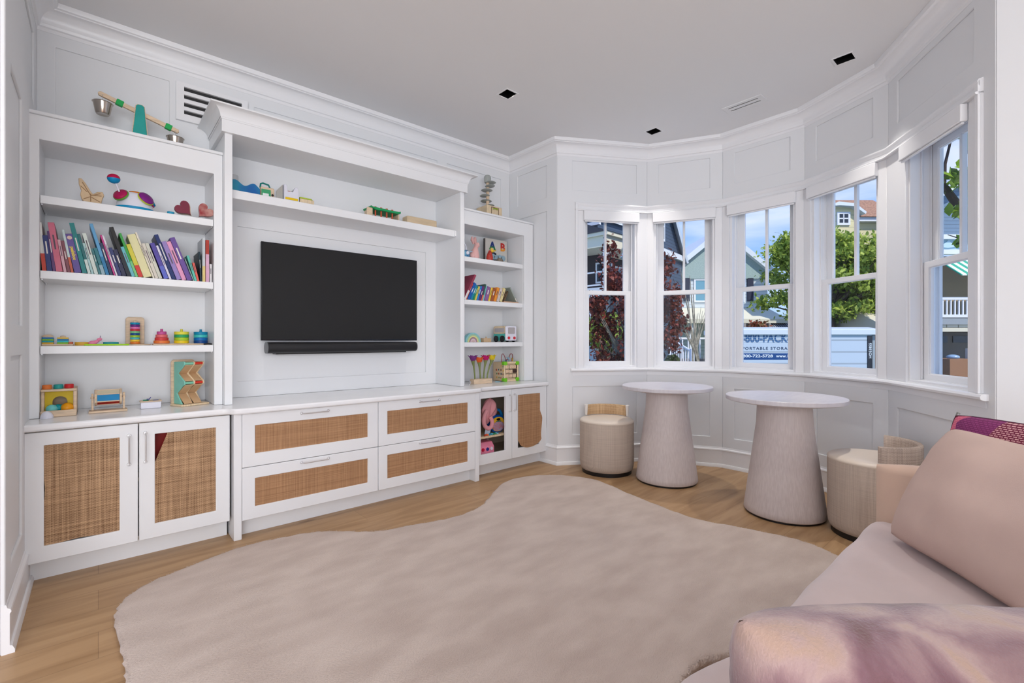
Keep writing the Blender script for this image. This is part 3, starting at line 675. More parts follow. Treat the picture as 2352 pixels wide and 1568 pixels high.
# ------------------------------------------------------------------ sofa
SOFA = mat('blush_velvet', (215, 197, 194), .75, spec=.2, var=.02, scale=5, bump=.12, bscale=500, sheen=.35)
SOFA2 = mat('blush_velvet_inner', (220, 190, 170), .75, spec=.2, var=.02, scale=5, bump=.12, bscale=500, sheen=.3)
t = thing('sofa', 'low blush-coloured velvet sofa facing the television, in the right foreground', 'sofa', (1.2, 0, 0))
b = MB(); b.box(.30, 2.16, -.48, .402, .05, .27); b.build('base', SOFA, t, bevel=.03, seg=4)
for x in (.36, 2.08):
    for y in (-.42, .34): b = MB(); b.cyl((x, y, 0), .02, .06, 16); b.build('leg', BLACK, t)
def rbox(x0, x1, y0, y1, z0, z1, r, puff=.012, nx=40, ny=20, nz=5, bulge=None):
    """soft cushion: rounded box with a crowned top"""
    b = MB(); cx_, cy_, cz_ = (x0+x1)/2, (y0+y1)/2, (z0+z1)/2; hx, hy, hz = (x1-x0)/2, (y1-y0)/2, (z1-z0)/2
    def P(x, y, z):
        ix = max(-hx+r, min(hx-r, x)); iy = max(-hy+r, min(hy-r, y)); iz = max(-hz+r, min(hz-r, z))
        d = Vector((x-ix, y-iy, z-iz)); 
        if d.length > 1e-9: d = d.normalized()*r
        q = Vector((ix, iy, iz))+d
        fx, fy, fz = q.x/hx, q.y/hy, q.z/hz
        if q.z > 0: q.z += puff*(1-fx*fx)*(1-fy*fy)*fz
        if q.y > 0: q.y += puff*(1-fx*fx)*(1-fz*fz)*fy
        if bulge: q = bulge(q, fx, fy, fz)
        return (q.x+cx_, q.y+cy_, q.z+cz_)
    def face(fn, n, m): b.grid(fn, n, m)
    for sg_ in (-1, 1):
        face(lambda u, v: P((2*u-1)*hx, (2*v-1)*hy, sg_*hz), nx, ny)
        face(lambda u, v: P((2*u-1)*hx, sg_*hy, (2*v-1)*hz), nx, nz)
        face(lambda u, v: P(sg_*hx, (2*u-1)*hy, (2*v-1)*hz), ny, nz)
    return b
def sb(q, fx, fy, fz):
    X = q.x+1.225
    if fy > 0: q.y += ((.044*math.exp(-((X-.83)/.13)**2))*fy+.002*math.sin(X*23)*fy)
    q.z += .0016*math.sin(X*31+q.y*9)*max(0, fz)
    return q
rbox(.37, 2.08, -.22, .420, .265, .432, .045, .010, 90, 30, 8, sb).build('seat_cushion', SOFA, t, smooth=True, angle=80, merge=True)
# sheltering arm: rounded wall rising from the front corner and running back
def arm(x0, x1, lab=None):
    sec = []; h = .622; r = (x1-x0)/2-.002
    b = MB(); n = 24; prof = []
    for k in range(9): a = PI*k/8; prof.append((math.cos(a), h-.030+.030*math.sin(a)))
    prof = [(1, .06)]+prof+[(-1, .06)]
    xc = (x0+x1)/2; path = []
    for i in range(25):
        y = .415-.86*i/24; k = 1 if i > 3 else math.sin((i+.55)/4.55*PI/2)
        path.append((y, k))
    vs = []
    for y, k in path:
        for (p, z) in prof: vs.append((xc+p*r*k, y, .06+(z-.06)*(.965+.035*k)-.0*(y)))
    m_ = len(prof)
    b.put(vs, [(i*m_+k, i*m_+(k+1) % m_, (i+1)*m_+(k+1) % m_, (i+1)*m_+k) for i in range(24) for k in range(m_)]+[tuple(range(m_)), tuple(range(24*m_, 25*m_))[::-1]])
    return b
arm(2.088, 2.205).build('arm', SOFA2, t, smooth=True, angle=70)
arm(.245, .362).build('arm', SOFA2, t, smooth=True, angle=70)
b = rbox(.245, 2.205, -.56, -.42, .06, .78, .06, 0, 60, 8, 12); b.build('backrest', SOFA, t, smooth=True, angle=80, merge=True)
rbox(.37, 2.08, -.42, -.225, .42, .80, .07, .01, 60, 8, 14).build('back_cushion', SOFA, t, smooth=True, angle=80, merge=True)

def pillow(name, label, B, wd, ud, Wd, H, T, m, pipe=None, n=36, seed=0, sag=.0, seam=None, pinch=.05):
    B = Vector(B); wd = Vector(wd).normalized(); ud = Vector(ud); ud = (ud-wd*ud.dot(wd)).normalized(); nn = wd.cross(ud)
    rnd = random.Random(seed); ph = [rnd.uniform(0, 6) for _ in range(6)]
    def outline(u, v):
        a, c = 2*u-1, 2*v-1
        rc_ = 1-.055*(abs(a*c))**4; return (a*rc_*(1-pinch*(1-c*c)*abs(a)), c*rc_*(1-pinch*(1-a*a)*abs(c)))
    def P(u, v, s):
        a, c = 2*u-1, 2*v-1; x, y = outline(u, v)
        th = T/2*(max(0, 1-abs(a)**2.6)*max(0, 1-abs(c)**2.6))**.55
        th += (.003*math.sin(7*a+ph[0]+3*c)+.003*math.sin(9*c+ph[1])+.0025*math.sin(14*a*c+ph[2]))*(1-a*a)*(1-c*c)*s
        edge = math.exp(-((1-abs(a))/.10)**2)+math.exp(-((1-abs(c))/.10)**2)
        th *= 1+.05*math.sin(22*(a+c)+ph[3])*min(1, edge)
        q = B+wd*(Wd*(x+1)/2)+ud*(H*(y+1)/2)+nn*(s*th); q.z -= sag*(1-a*a)*(1 if c > 0 else 0)*c
        return q
    t = thing(name, label, 'cushion', B+wd*Wd/2)
    b = MB(); b.grid(lambda u, v: P(u, v, 1), n, n); b.grid(lambda u, v: P(u, v, -1), n, n)
    cv = b.build('cover', m, t, smooth=True, angle=180, merge=True)
    if pipe:
        pts = []
        for (u0, v0, u1, v1) in ((0, 0, 1, 0), (1, 0, 1, 1), (1, 1, 0, 1), (0, 1, 0, 0)):
            for i in range(24): f = i/24; pts.append(P(u0+(u1-u0)*f, v0+(v1-v0)*f, 1))
        pts.append(pts[0]); q = MB(); q.tube(pts, .0014, 6); q.build('piping', pipe, t, smooth=True)
    return t
PILL = mat('blush_linen', (212, 185, 174), .8, spec=.15, var=.02, scale=4, bump=.3, bscale=700)
pillow('throw_pillow', 'large plain blush pink pillow leaning in the far corner of the sofa', (1.872, .338, .447), (-.752, -.659, 0), (.088, -.165, .345), .50, .395, .18, PILL, seed=3, pinch=.05)
def knit_mat():
    m = bpy.data.materials.new('bright_knit'); m.use_nodes = True; nt = m.node_tree; bs = nt.nodes['Principled BSDF']; bs.inputs['Roughness'].default_value = .85
    tc = nd(nt, 'ShaderNodeTexCoord'); mp = nd(nt, 'ShaderNodeMapping'); mp.inputs['Rotation'].default_value = (0, 0, rad(34)); nt.links.new(tc.outputs['Object'], mp.inputs[0])
    s = nd(nt, 'ShaderNodeSeparateXYZ'); nt.links.new(mp.outputs[0], s.inputs[0])
    br = nd(nt, 'ShaderNodeTexBrick'); cb = nd(nt, 'ShaderNodeCombineXYZ'); nt.links.new(s.outputs[1], cb.inputs[0]); nt.links.new(s.outputs[2], cb.inputs[1]); nt.links.new(cb.outputs[0], br.inputs['Vector'])
    br.inputs['Scale'].default_value = 1; br.inputs['Brick Width'].default_value = .0125; br.inputs['Row Height'].default_value = .0052; br.inputs['Mortar Size'].default_value = .0019; br.inputs['Mortar Smooth'].default_value = .4
    v = nd(nt, 'ShaderNodeTexVoronoi'); v.inputs['Scale'].default_value = 8.5; nt.links.new(tc.outputs['Object'], v.inputs['Vector'])
    sv = nd(nt, 'ShaderNodeSeparateXYZ'); nt.links.new(v.outputs['Color'], sv.inputs[0])
    rA = nd(nt, 'ShaderNodeValToRGB'); rB = nd(nt, 'ShaderNodeValToRGB')
    for r, cs in ((rA, [(112, 22, 58), (214, 96, 128), (206, 74, 48), (118, 36, 92)]), (rB, [(226, 176, 176), (226, 128, 148), (226, 128, 92), (150, 60, 120)])):
        r.color_ramp.interpolation = 'CONSTANT'
        for q, c in enumerate(cs):
            e = r.color_ramp.elements[q] if q < 2 else r.color_ramp.elements.new(.9)
            e.position = (0, .42, .66, .84)[q]; e.color = lin(c)
        nt.links.new(sv.outputs[0], r.inputs[0])
    mx = nd(nt, 'ShaderNodeMixRGB'); nt.links.new(br.outputs['Fac'], mx.inputs[0]); nt.links.new(rB.outputs[0], mx.inputs[1]); nt.links.new(rA.outputs[0], mx.inputs[2])
    nt.links.new(mx.outputs[0], bs.inputs['Base Color']); bp = nd(nt, 'ShaderNodeBump'); bp.inputs['Strength'].default_value = .6; bp.inputs['Distance'].default_value = .002; bp.invert = True
    nt.links.new(br.outputs['Fac'], bp.inputs['Height']); nt.links.new(bp.outputs[0], bs.inputs['Normal']); return m
tr = pillow('throw_pillow', 'pink, orange and purple knitted pillow standing behind the plain blush pillow', (2.015, .255, .452), (-.56, -.83, 0), (.075, -.045, .375), .46, .385, .12, knit_mat(), pipe=mat('purple_piping', (72, 24, 52), .8), seed=5, pinch=.03)
q = MB(); q.tube([(2.078, .196, .818), (2.076, .193, .828), (2.071, .187, .824)], .0022, 6); q.build('zip_pull', mat('zip_metal', (150, 156, 150), .4, metal=.6), tr, smooth=True)
def tiedye():
    m = bpy.data.materials.new('tie_dye_velvet'); m.use_nodes = True; nt = m.node_tree; bs = nt.nodes['Principled BSDF']; bs.inputs['Roughness'].default_value = .85; bs.inputs['Sheen Weight'].default_value = .5
    tc = nd(nt, 'ShaderNodeTexCoord'); mp = nd(nt, 'ShaderNodeMapping'); mp.inputs['Scale'].default_value = (1, 1, .55); nt.links.new(tc.outputs['Object'], mp.inputs[0])
    n = nd(nt, 'ShaderNodeTexNoise'); n.inputs['Scale'].default_value = 9; n.inputs['Detail'].default_value = 5; n.inputs['Distortion'].default_value = .5; nt.links.new(mp.outputs[0], n.inputs['Vector'])
    sz_ = nd(nt, 'ShaderNodeSeparateXYZ'); nt.links.new(tc.outputs['Object'], sz_.inputs[0]); fz = math_n(nt, 'ADD', n.outputs['Fac'], math_n(nt, 'MULTIPLY_ADD', sz_.outputs[2], 3.0, -2.11)); r = nd(nt, 'ShaderNodeValToRGB'); nt.links.new(fz, r.inputs[0]); e = r.color_ramp.elements
    e[0].position = .30; e[0].color = lin((110, 68, 66)); e[1].position = .80; e[1].color = lin((196, 170, 164))
    for p, c in ((.40, (136, 98, 106)), (.49, (166, 132, 132)), (.56, (188, 158, 152)), (.63, (190, 158, 140)), (.70, (186, 158, 156))):
        k = e.new(p); k.color = lin(c)
    nt.links.new(r.outputs[0], bs.inputs['Base Color'])
    n2 = nd(nt, 'ShaderNodeTexNoise'); n2.inputs['Scale'].default_value = 260; nt.links.new(mp.outputs[0], n2.inputs['Vector']); bp = nd(nt, 'ShaderNodeBump'); bp.inputs['Strength'].default_value = .35; bp.inputs['Distance'].default_value = .004
    nt.links.new(n2.outputs['Fac'], bp.inputs['Height']); nt.links.new(bp.outputs[0], bs.inputs['Normal']); return m
pillow('throw_pillow', 'blush and mauve tie-dyed velvet pillow in the near right corner of the picture', (.600, .262, .445), (.751, -.66, 0), (.012, .01, .29), .52, .262, .27, tiedye(), seed=8, n=64, pinch=.03)

# ------------------------------------------------------------------ toys
T_ = 'toys on the media wall'
def P3(name, label, cat, loc): return thing(name, label, cat, loc)
# balance scale on top of the left unit
Z0 = 2.1085
t = P3('balance_scale', 'wooden toy balance scale with teal post and steel buckets on the left unit', 'toy', (.166, 3.2, Z0))
b = MB(); b.prism([(.132, Z0), (.200, Z0), (.184, 2.300), (.176, 2.308), (.158, 2.308), (.150, 2.300)], 3.178, 3.184, 1); b.prism([(.132, Z0), (.200, Z0), (.184, 2.300), (.176, 2.308), (.158, 2.308), (.150, 2.300)], 3.216, 3.222, 1); b.build('post', paint((38, 160, 152)), t, bevel=.002)
b = MB(); b.prism([(.128, Z0), (.204, Z0), (.187, 2.302), (.178, 2.311), (.156, 2.311), (.147, 2.302)], 3.184, 3.190, 1); b.prism([(.128, Z0), (.204, Z0), (.187, 2.302), (.178, 2.311), (.156, 2.311), (.147, 2.302)], 3.210, 3.216, 1); b.build('post_core', WOOD, t)
a = math.atan2(2.222-2.318, .322-.010); ca, sa = math.cos(a), math.sin(a); cx_, cz_ = .168, 2.270; L = .172
bx = frame((cx_, 3.2, cz_), (ca, 0, sa), (0, 1, 0), (-sa, 0, ca))
b = MB(bx); b.prism([(-L, -.010), (-L-.006, 0), (-L, .012), (L, .012), (L+.006, 0), (L, -.010)], -.008, .008, 1); b.build('beam', WOOD, t, bevel=.002)
for xx in (-.088, .128): b = MB(bx); b.box(xx-.015, xx+.015, -.012, .012, -.014, .016); b.build('slider', paint((36, 172, 88)), t, bevel=.003, label='bright green slider')
for xx, zz in ((-.158, 0), (.160, 0)):
    p = bx @ Vector((xx, 0, zz)); k = MB(); k.tube([(p.x, 3.2, p.z+.008), (p.x, 3.186, p.z-.01), (p.x, 3.184, p.z-.042)], .0012, 6); k.tube([(p.x, 3.2, p.z+.008), (p.x, 3.214, p.z-.01), (p.x, 3.216, p.z-.042)], .0012, 6)
    q = MB(); q.lathe([(.001, -.098), (.026, -.100), (.030, -.094), (.040, -.042), (.043, -.041), (.0415, -.039), (.038, -.042), (.029, -.092), (.001, -.095)], (p.x, 3.2, p.z), 32, close=False)
    o = q.build('bucket', mat('polished_steel', (190, 180, 170), .18, metal=1), t, smooth=True, angle=60); k.build('bail', CHROME, o, smooth=True)
# left unit, top shelf
z = 1.7305
t = P3('butterfly_block', 'pale carved wooden butterfly standing on the top shelf of the left unit', 'toy', (-.03, 3.10, z))
bp2 = [(-.052, z), (-.012, z), (.010, z), (.016, z+.030), (.022, z+.046), (.016, z+.062), (-.004, z+.058), (-.020, z+.044), (-.030, z+.060), (-.046, z+.092), (-.060, z+.112), (-.072, z+.112), (-.071, z+.085), (-.062, z+.055), (-.066, z+.034), (-.060, z+.012)]
b = MB(); b.prism(bp2, 3.085, 3.110, 1); o = b.build('body', mat('butterfly_wood', (206, 178, 142), .55, var=.06, scale=14), t, bevel=.003)
g = MB()
for p0, p1 in (((-.028, .036), (-.058, .094)), ((-.028, .034), (.008, .052)), ((-.028, .030), (-.054, .014)), ((-.026, .028), (.006, .010)), ((-.04, .05), (-.064, .075)), ((-.02, .038), (.012, .04)), ((-.028, .006), (-.028, .044))):
    g.tube([(p0[0], 3.0845, z+p0[1]), (p1[0], 3.0845, z+p1[1])], .0018, 6)
g.build('carved_line', mat('butterfly_groove', (158, 124, 88), .6), t)
t = P3('toy_drum', 'white toy drum set with coloured pads and a blue base', 'toy', (.145, 3.18, z))
c = (.143, 3.142, z)
b = MB(); b.lathe([(.05, 0), (.078, 0), (.080, .004), (.079, .015), (.05, .015)], c, 40, sy=.8); b.build('base', paint((0, 142, 190)), t, smooth=True, angle=50)
b = MB(); b.lathe([(.05, .0155), (.076, .0155), (.072, .045), (.066, .075), (.055, .088), (.02, .094)], c, 40, sy=.8); b.build('body', mat('white_toy_plastic', (226, 226, 238), .3), t, smooth=True, angle=60)
def pad(cx, cy, cz, r, tx, ty, col, nm='drum_pad', rim=None):
    n = Vector((tx, ty, .75)).normalized(); u = n.cross(Vector((0, 1, .1))).normalized(); v = n.cross(u)
    M_ = frame((cx, cy, cz), u, v, n); k = MB(M_); k.lathe([(.4*r, 0), (r, 0), (r*1.02, .005), (r*.9, .011), (r*.3, .014)], (0, 0, 0), 28); o = k.build(nm, paint(col), t, smooth=True, angle=60)
    if rim: k = MB(M_); k.lathe([(r*.8, -.004), (r*1.1, -.004), (r*1.1, .002), (r*.8, .002)], (0, 0, 0), 28); k.build('rim', paint(rim), o, smooth=True)
pad(.086, 3.105, z+.066, .032, -.8, -.9, (176, 18, 84), rim=(96, 170, 60)); pad(.146, 3.145, z+.092, .028, 0, -.2, (226, 126, 32)); pad(.186, 3.105, z+.066, .035, .7, -.9, (128, 30, 132), rim=(190, 205, 60))
pad(.208, 3.140, z+.060, .027, 1.2, -.2, (0, 130, 180), rim=(176, 30, 100))
t = P3('maraca', 'toy drumstick with a red and blue ball head, standing in the white toy drum', 'toy', (.062, 3.10, z+.08))
b = MB(); b.tube([(.080, 3.102, z+.080), (.064, 3.098, z+.125)], .004, 10); b.build('handle', mat('white_toy_plastic', (226, 226, 238), .3), t, smooth=True)
tl = frame((.058, 3.096, z+.140), (1, 0, .05), (0, 1, 0), (-.05, 0, 1))
b = MB(tl); b.ball((0, 0, 0), .025, 28, z0=0, z1=1, sz=.95, sx=1.05); b.build('upper_shell', paint((184, 14, 72)), t, smooth=True)
b = MB(tl); b.ball((0, 0, 0), .025, 28, z0=-1, z1=0, sz=.95, sx=1.05); b.build('lower_shell', paint((0, 140, 196)), t, smooth=True)
def heart(cx, zz, s, y0, y1, rot=0):
    pts = []
    for i in range(28):
        a = 2*PI*i/28; x = 16*math.sin(a)**3; y = 13*math.cos(a)-5*math.cos(2*a)-2*math.cos(3*a)-math.cos(4*a)
        X = x/32*s; Y = (y+3)/30*s; pts.append((cx+X*math.cos(rot)-Y*math.sin(rot), zz+X*math.sin(rot)+Y*math.cos(rot)))
    return MB().prism(pts, y0, y1, 1)
t = P3('heart_ornament', 'plum-coloured wooden heart block on the top shelf of the left unit', 'ornament', (.35, 3.10, z))
heart(.352, z+.0375, .078, 3.082, 3.102, rad(48)).build('face', paint((122, 40, 62), .35), t, bevel=.004); heart(.358, z+.0375, .078, 3.1025, 3.122, rad(48)).build('back', WOOD, t, bevel=.004)
t = P3('heart_ornament', 'marbled red and grey glossy heart block beside the plum heart on the top shelf', 'ornament', (.44, 3.10, z))
heart(.440, z+.0385, .080, 3.082, 3.112, rad(-40)).build('block', mat('marbled_resin', (150, 40, 48), .25, c2=(196, 150, 140), scale=22, detail=2), t, bevel=.006, seg=3)
t = P3('toy_disc', 'tiny blue toy disc lying on the top shelf beside the plum heart', 'toy', (.292, 3.11, z)); b = MB(); b.lathe([(.004, 0), (.016, 0), (.016, .012), (.004, .014)], (.290, 3.088, z+.0005), 20); b.build('disc', paint((40, 150, 186)), t, smooth=True, angle=40)
# left unit, third shelf
z = 1.0335
def stack(name, lab, c, parts, sq=False, board=None):
    t = P3(name, lab, 'toy', c); h = 0
    if board:
        b = MB(); b.box(*board, c[2], c[2]+.008); b.build('board', WOOD, t, bevel=.002); h = .0082
    for (r, th, col, nm) in parts:
        b = MB()
        if sq: b.box(c[0]-r, c[0]+r, c[1]-r, c[1]+r, c[2]+h, c[2]+h+th-.0004)
        else: b.lathe([(.004, 0), (r, 0), (r, th-.0004), (.004, th-.0004)], (c[0], c[1], c[2]+h), 36)
        b.build(nm, paint(col), t, bevel=.0016); h += th
    return t, h
def sorter_board():
    t = P3('shape_sorter', 'pale wooden sorting board with square blue, lime and yellow plates', 'toy', (-.15, 3.2, z))
    b = MB(); b.box(-.2025, -.092, 3.15, 3.25, z, z+.008); b.build('board', WOOD, t, bevel=.002)
    for cx, cols in ((-.182, [(226, 176, 46), (0, 150, 160), (120, 186, 40), (0, 110, 176)]), (-.130, [(140, 196, 46), (36, 178, 190), (0, 116, 176), (228, 188, 60)])):
        h = z+.0082
        for c in cols: b = MB(); b.box(cx-.020, cx+.020, 3.16, 3.205, h, h+.0076); b.build('plate', paint(c), t, bevel=.0012); h += .008
    b = MB(); b.lathe([(.004, 0), (.010, 0), (.010, .006), (.004, .008)], (-.130, 3.18, z+.0405), 20); b.build('peg', WOOD, t, smooth=True)
    b = MB(); b.ball((-.184, 3.20, z+.041), .022, 20, z0=0, z1=1, sz=.6); b.build('peg', WOOD, t, smooth=True)
    b = MB(); b.lathe([(.004, 0), (.013, 0), (.013, .010), (.004, .010)], (-.106, 3.19, z+.0085), 24); b.build('plate', paint((214, 112, 84)), t, smooth=True, angle=40)
sorter_board()
for cx, cols, lab, rs in ((.262, [(226, 120, 60), (206, 62, 62), (222, 106, 112), (196, 84, 150)], 'pink to orange cone of stacking rings on the third shelf', (.036, .031, .027, .022)),
                          (.352, [(232, 200, 30), (168, 200, 40), (48, 160, 96), (222, 214, 70)], 'yellow and green cylinder of stacking rings between the other two stackers', (.035,)*4),
                          (.443, [(10, 66, 132), (0, 104, 176), (64, 190, 186), (0, 136, 176)], 'blue cylinder of stacking rings, nearest the right end of the third shelf', (.034,)*4)):
    t, h = stack('ring_stacker', lab, (cx, 3.22, z+.0085), [(r, .0165, c, 'ring') for r, c in zip(rs, cols)])
    b = MB(); b.lathe([(.003, 0), (.0075, 0), (.006, .007), (.0065, .014), (.003, .0145)], (cx, 3.22, z+.0085+h), 20); b.build('knob', paint(cols[3]), t, smooth=True)
o = MB().box(.222, .476, 3.18, 3.26, z, z+.008).build('wooden_board', WOOD, bevel=.002); tag(o, 'flat pale wooden board under the three ring stackers', 'board')
t = P3('bead_stacker', 'upright pale wooden board with a column of ten coloured discs, on the third shelf', 'toy', (.15, 3.25, z))
b = MB(); b.prism([(.110, z+.006), (.190, z+.006), (.190, z+.140), (.186, z+.148), (.178, z+.152), (.122, z+.152), (.114, z+.148), (.110, z+.140)], 3.27, 3.282, 1); b.build('back_board', WOOD, t, bevel=.003)
b = MB(); b.lathe([(.01, 0), (.060, 0), (.060, .006), (.01, .006)], (.155, 3.225, z), 40, sy=.9); b.build('foot', WOOD, t, smooth=True, angle=40)
hh = z+.0075
for c in [(228, 128, 48), (240, 200, 60), (72, 182, 190), (160, 200, 50), (0, 70, 140), (128, 200, 140), (206, 50, 70), (226, 120, 180), (110, 44, 130), (0, 144, 184)]:
    b = MB(); b.lathe([(.005, 0), (.021, 0), (.021, .0108), (.005, .0108)], (.148, 3.228, hh), 28); b.build('disc', paint(c), t, bevel=.0012); hh += .0114
b = MB(); b.ball((.148, 3.228, hh+.001), .010, 16); b.build('knob', WOOD, t, smooth=True)
t = P3('toy_paddle', 'lime green flat toy paddle lying along the front of the third shelf', 'toy', (.04, 3.1, z)); b = MB(); b.prism([(-.052, 3.10), (.085, 3.09), (.105, 3.083), (.118, 3.088), (.120, 3.100), (.112, 3.108), (.09, 3.108), (-.052, 3.125)], z, z+.008); b.build('blade', paint((166, 220, 20)), t, bevel=.002)
t = P3('toy_unicorn', 'small pink toy unicorn sitting on the third shelf', 'toy', (-.005, 3.17, z+.01))
b = MB(); b.tube([(-.030, 3.17, z+.013), (-.010, 3.17, z+.017), (.002, 3.17, z+.026), (.008, 3.17, z+.034), (.014, 3.17, z+.030)], .006, 12, [.008, .009, .006, .007, .004]); b.ball((-.022, 3.168, z+.012), .012, 16, sx=1.3); b.ball((.004, 3.168, z+.030), .008, 14, sx=1.3); b.build('body', paint((240, 140, 176)), t, smooth=True)
b = MB(); b.lathe([(.0018, 0), (.0004, .010)], (.008, 3.17, z+.040), 8); b.build('horn', paint((110, 60, 120)), t)
for x0, x1, c, lab in ((-.088, -.030, (222, 172, 60), 'mustard flat toy tray lying left of the pink toy unicorn'), (.018, .080, (34, 148, 156), 'teal flat toy disc lying right of the pink toy unicorn')):
    t = P3('toy_disc', lab, 'toy', ((x0+x1)/2, 3.2, z)); b = MB(); b.lathe([(.004, 0), ((x1-x0)/2, 0), ((x1-x0)/2, .017), (.004, .018)], ((x0+x1)/2, 3.18, z+.0003), 32, sy=.6); b.build('disc', paint(c), t, smooth=True, angle=40)
t = P3('toy_tool', 'small black and grey toy tool at the right end of the third shelf', 'toy', (.466, 3.1, z)); b = MB(); b.tube([(.44, 3.1, z+.004), (.462, 3.1, z+.007), (.479, 3.1, z+.005)], .004, 8); b.build('grip', BLACK, t, smooth=True)
# on the worktop, left
z = .7005
t = P3('ball_drop_box', 'wooden ball drop toy with a yellow front and three coloured cups', 'toy', (-.14, 3.2, z))
b = MB(); b.box(-.2015, -.190, 3.10, 3.25, z+.002, z+.125); b.box(-.091, -.078, 3.10, 3.25, z, z+.120); b.box(-.2018, -.078, 3.09, 3.26, z+.117, z+.128); b.box(-.2018, -.078, 3.075, 3.25, z, z+.012); b.box(-.2018, -.078, 3.068, 3.082, z, z+.030); b.box(-.19, -.091, 3.235, 3.245, z+.01, z+.117); b.build('box', WOOD, t, bevel=.003)
arch = [(-.190, z+.012), (-.190, z+.117), (-.091, z+.117), (-.091, z+.012), (-.112, z+.012)]
for k in range(11): a = PI*k/10; arch.append((-.138+.026*math.cos(a), z+.065+.026*math.sin(a)))
arch.append((-.164, z+.012)); b = MB(); b.prism(arch, 3.130, 3.136, 1); b.build('front_panel', paint((226, 196, 24)), t)
for cx, c in ((-.182, (230, 126, 60)), (-.143, (40, 156, 152)), (-.106, (202, 40, 44))):
    b = MB(); b.lathe([(.004, 0), (.0165, 0), (.017, .002), (.017, .018), (.015, .020), (.004, .020)], (cx, 3.12, z+.1285), 28); b.build('cup', paint(c), t, smooth=True, angle=50)
for cx, cy, r, c, lab in ((-.165, 3.105, .0215, (112, 200, 198), 'pale aqua toy ball'), (-.143, 3.118, .021, (0, 148, 160), 'teal toy ball'), (-.112, 3.106, .0235, (238, 160, 20), 'orange-yellow toy ball')):
    o = MB().ball((cx, cy, z+.0125+r), r, 28).build('toy_ball', paint(c, .3), smooth=True); tag(o, lab+' in the tray of the ball drop toy', 'ball', 'balls of the drop toy')
o = MB().ball((-.178, 3.040, z), .023, 28, z0=0, z1=1, sz=1.45).build('toy_egg', mat('white_toy_plastic', (226, 226, 238), .3), smooth=True); tag(o, 'white half egg toy on the worktop in front of the ball drop toy', 'toy')
t = P3('spinning_drum', 'wooden toy drum roller with blue and red panels on the left worktop', 'toy', (.04, 3.13, z))
b = MB(); b.box(-.036, .112, 3.09, 3.17, z, z+.010); b.build('base', WOOD, t, bevel=.002)
for xx in (-.026, .094): b = MB(); b.prism([(3.120, z+.0102), (3.140, z+.0102), (3.140, z+.088), (3.136, z+.094), (3.124, z+.094), (3.120, z+.088)], xx, xx+.009, 0); b.build('upright', WOOD, t, bevel=.002)
for xx in (-.0145, .081):
    b = MB(); hx = [(3.130+.042*math.cos(rad(30+60*k)), z+.073+.042*math.sin(rad(30+60*k))) for k in range(6)]; b.prism(hx, xx, xx+.010, 0); b.build('end_plate', WOOD, t, bevel=.004)
h2 = [(3.130+.036*math.cos(rad(30+60*k)), z+.073+.036*math.sin(rad(30+60*k))) for k in range(6)]
for k, c in ((2, (0, 130, 186)), (3, (170, 24, 22)), (4, (226, 180, 30)), (1, (216, 206, 180)), (0, (60, 150, 70)), (5, (220, 110, 30))):
    p0, p1 = h2[k], h2[(k+1) % 6]; cc = (3.130, z+.073)
    q0 = (cc[0]+(p0[0]-cc[0])*.88, cc[1]+(p0[1]-cc[1])*.88); q1 = (cc[0]+(p1[0]-cc[0])*.88, cc[1]+(p1[1]-cc[1])*.88)
    b = MB(); b.prism([p0, p1, q1, q0], -.004, .0805, 0); b.build('panel', paint(c), t)
b = MB()
for k in range(6): b.tube([(-.004, h2[k][0], h2[k][1]), (.0805, h2[k][0], h2[k][1])], .003, 8)
b.tube([(-.03, 3.13, z+.073), (.105, 3.13, z+.073)], .004, 8); b.build('rod', WOOD, t, smooth=True)
t = P3('white_box', 'small white lidded box with bits on its lid, in the middle of the left worktop', 'box', (.21, 3.15, z))
b = MB(); b.box(.166, .252, 3.12, 3.18, z, z+.034); b.build('tray', mat('white_toy_plastic', (226, 226, 238), .3), t, bevel=.003); b = MB(); b.box(.163, .255, 3.117, 3.183, z+.0342, z+.040); b.build('lid', WOOD, t, bevel=.002)
o = MB().box(.218, .242, 3.13, 3.15, z+.0403, z+.0423).build('card', paint((90, 100, 140))); tag(o, 'tiny blue grey card lying on the small white box', 'card')
t = P3('toy_plane', 'tiny green and blue toy plane on the lid of the small white box', 'toy', (.19, 3.15, z+.04)); b = MB(); b.tube([(.176, 3.14, z+.0435), (.200, 3.14, z+.0435)], .003, 8); b.build('body', paint((40, 140, 110)), t, smooth=True); b = MB(); b.box(.192, .205, 3.12, 3.16, z+.0470, z+.049); b.tube([(.204, 3.14, z+.049), (.209, 3.14, z+.058)], .002, 6); b.build('wing', paint((60, 60, 140)), t)
t = P3('ball_run', 'wooden zigzag ramp toy with mint and red bars on the worktop', 'toy', (.39, 3.15, z))
b = MB(); b.prism([(.312, 3.10), (.470, 3.10), (.478, 3.11), (.478, 3.20), (.470, 3.21), (.320, 3.21), (.312, 3.20)], z, z+.010); b.build('base', WOOD2, t, bevel=.003)
b = MB(); b.prism([(.318, z+.010), (.452, z+.010), (.452, z+.235), (.444, z+.248), (.436, z+.252), (.332, z+.252), (.322, z+.246), (.318, z+.236)], 3.195, 3.207, 1); b.build('back_board', WOOD, t, bevel=.003)
zz_ = [(3.190, .236), (3.110, .236), (3.104, .226), (3.160, .180), (3.165, .166), (3.108, .126), (3.104, .112), (3.112, .104), (3.160, .070), (3.166, .056), (3.110, .012), (3.192, .012)]
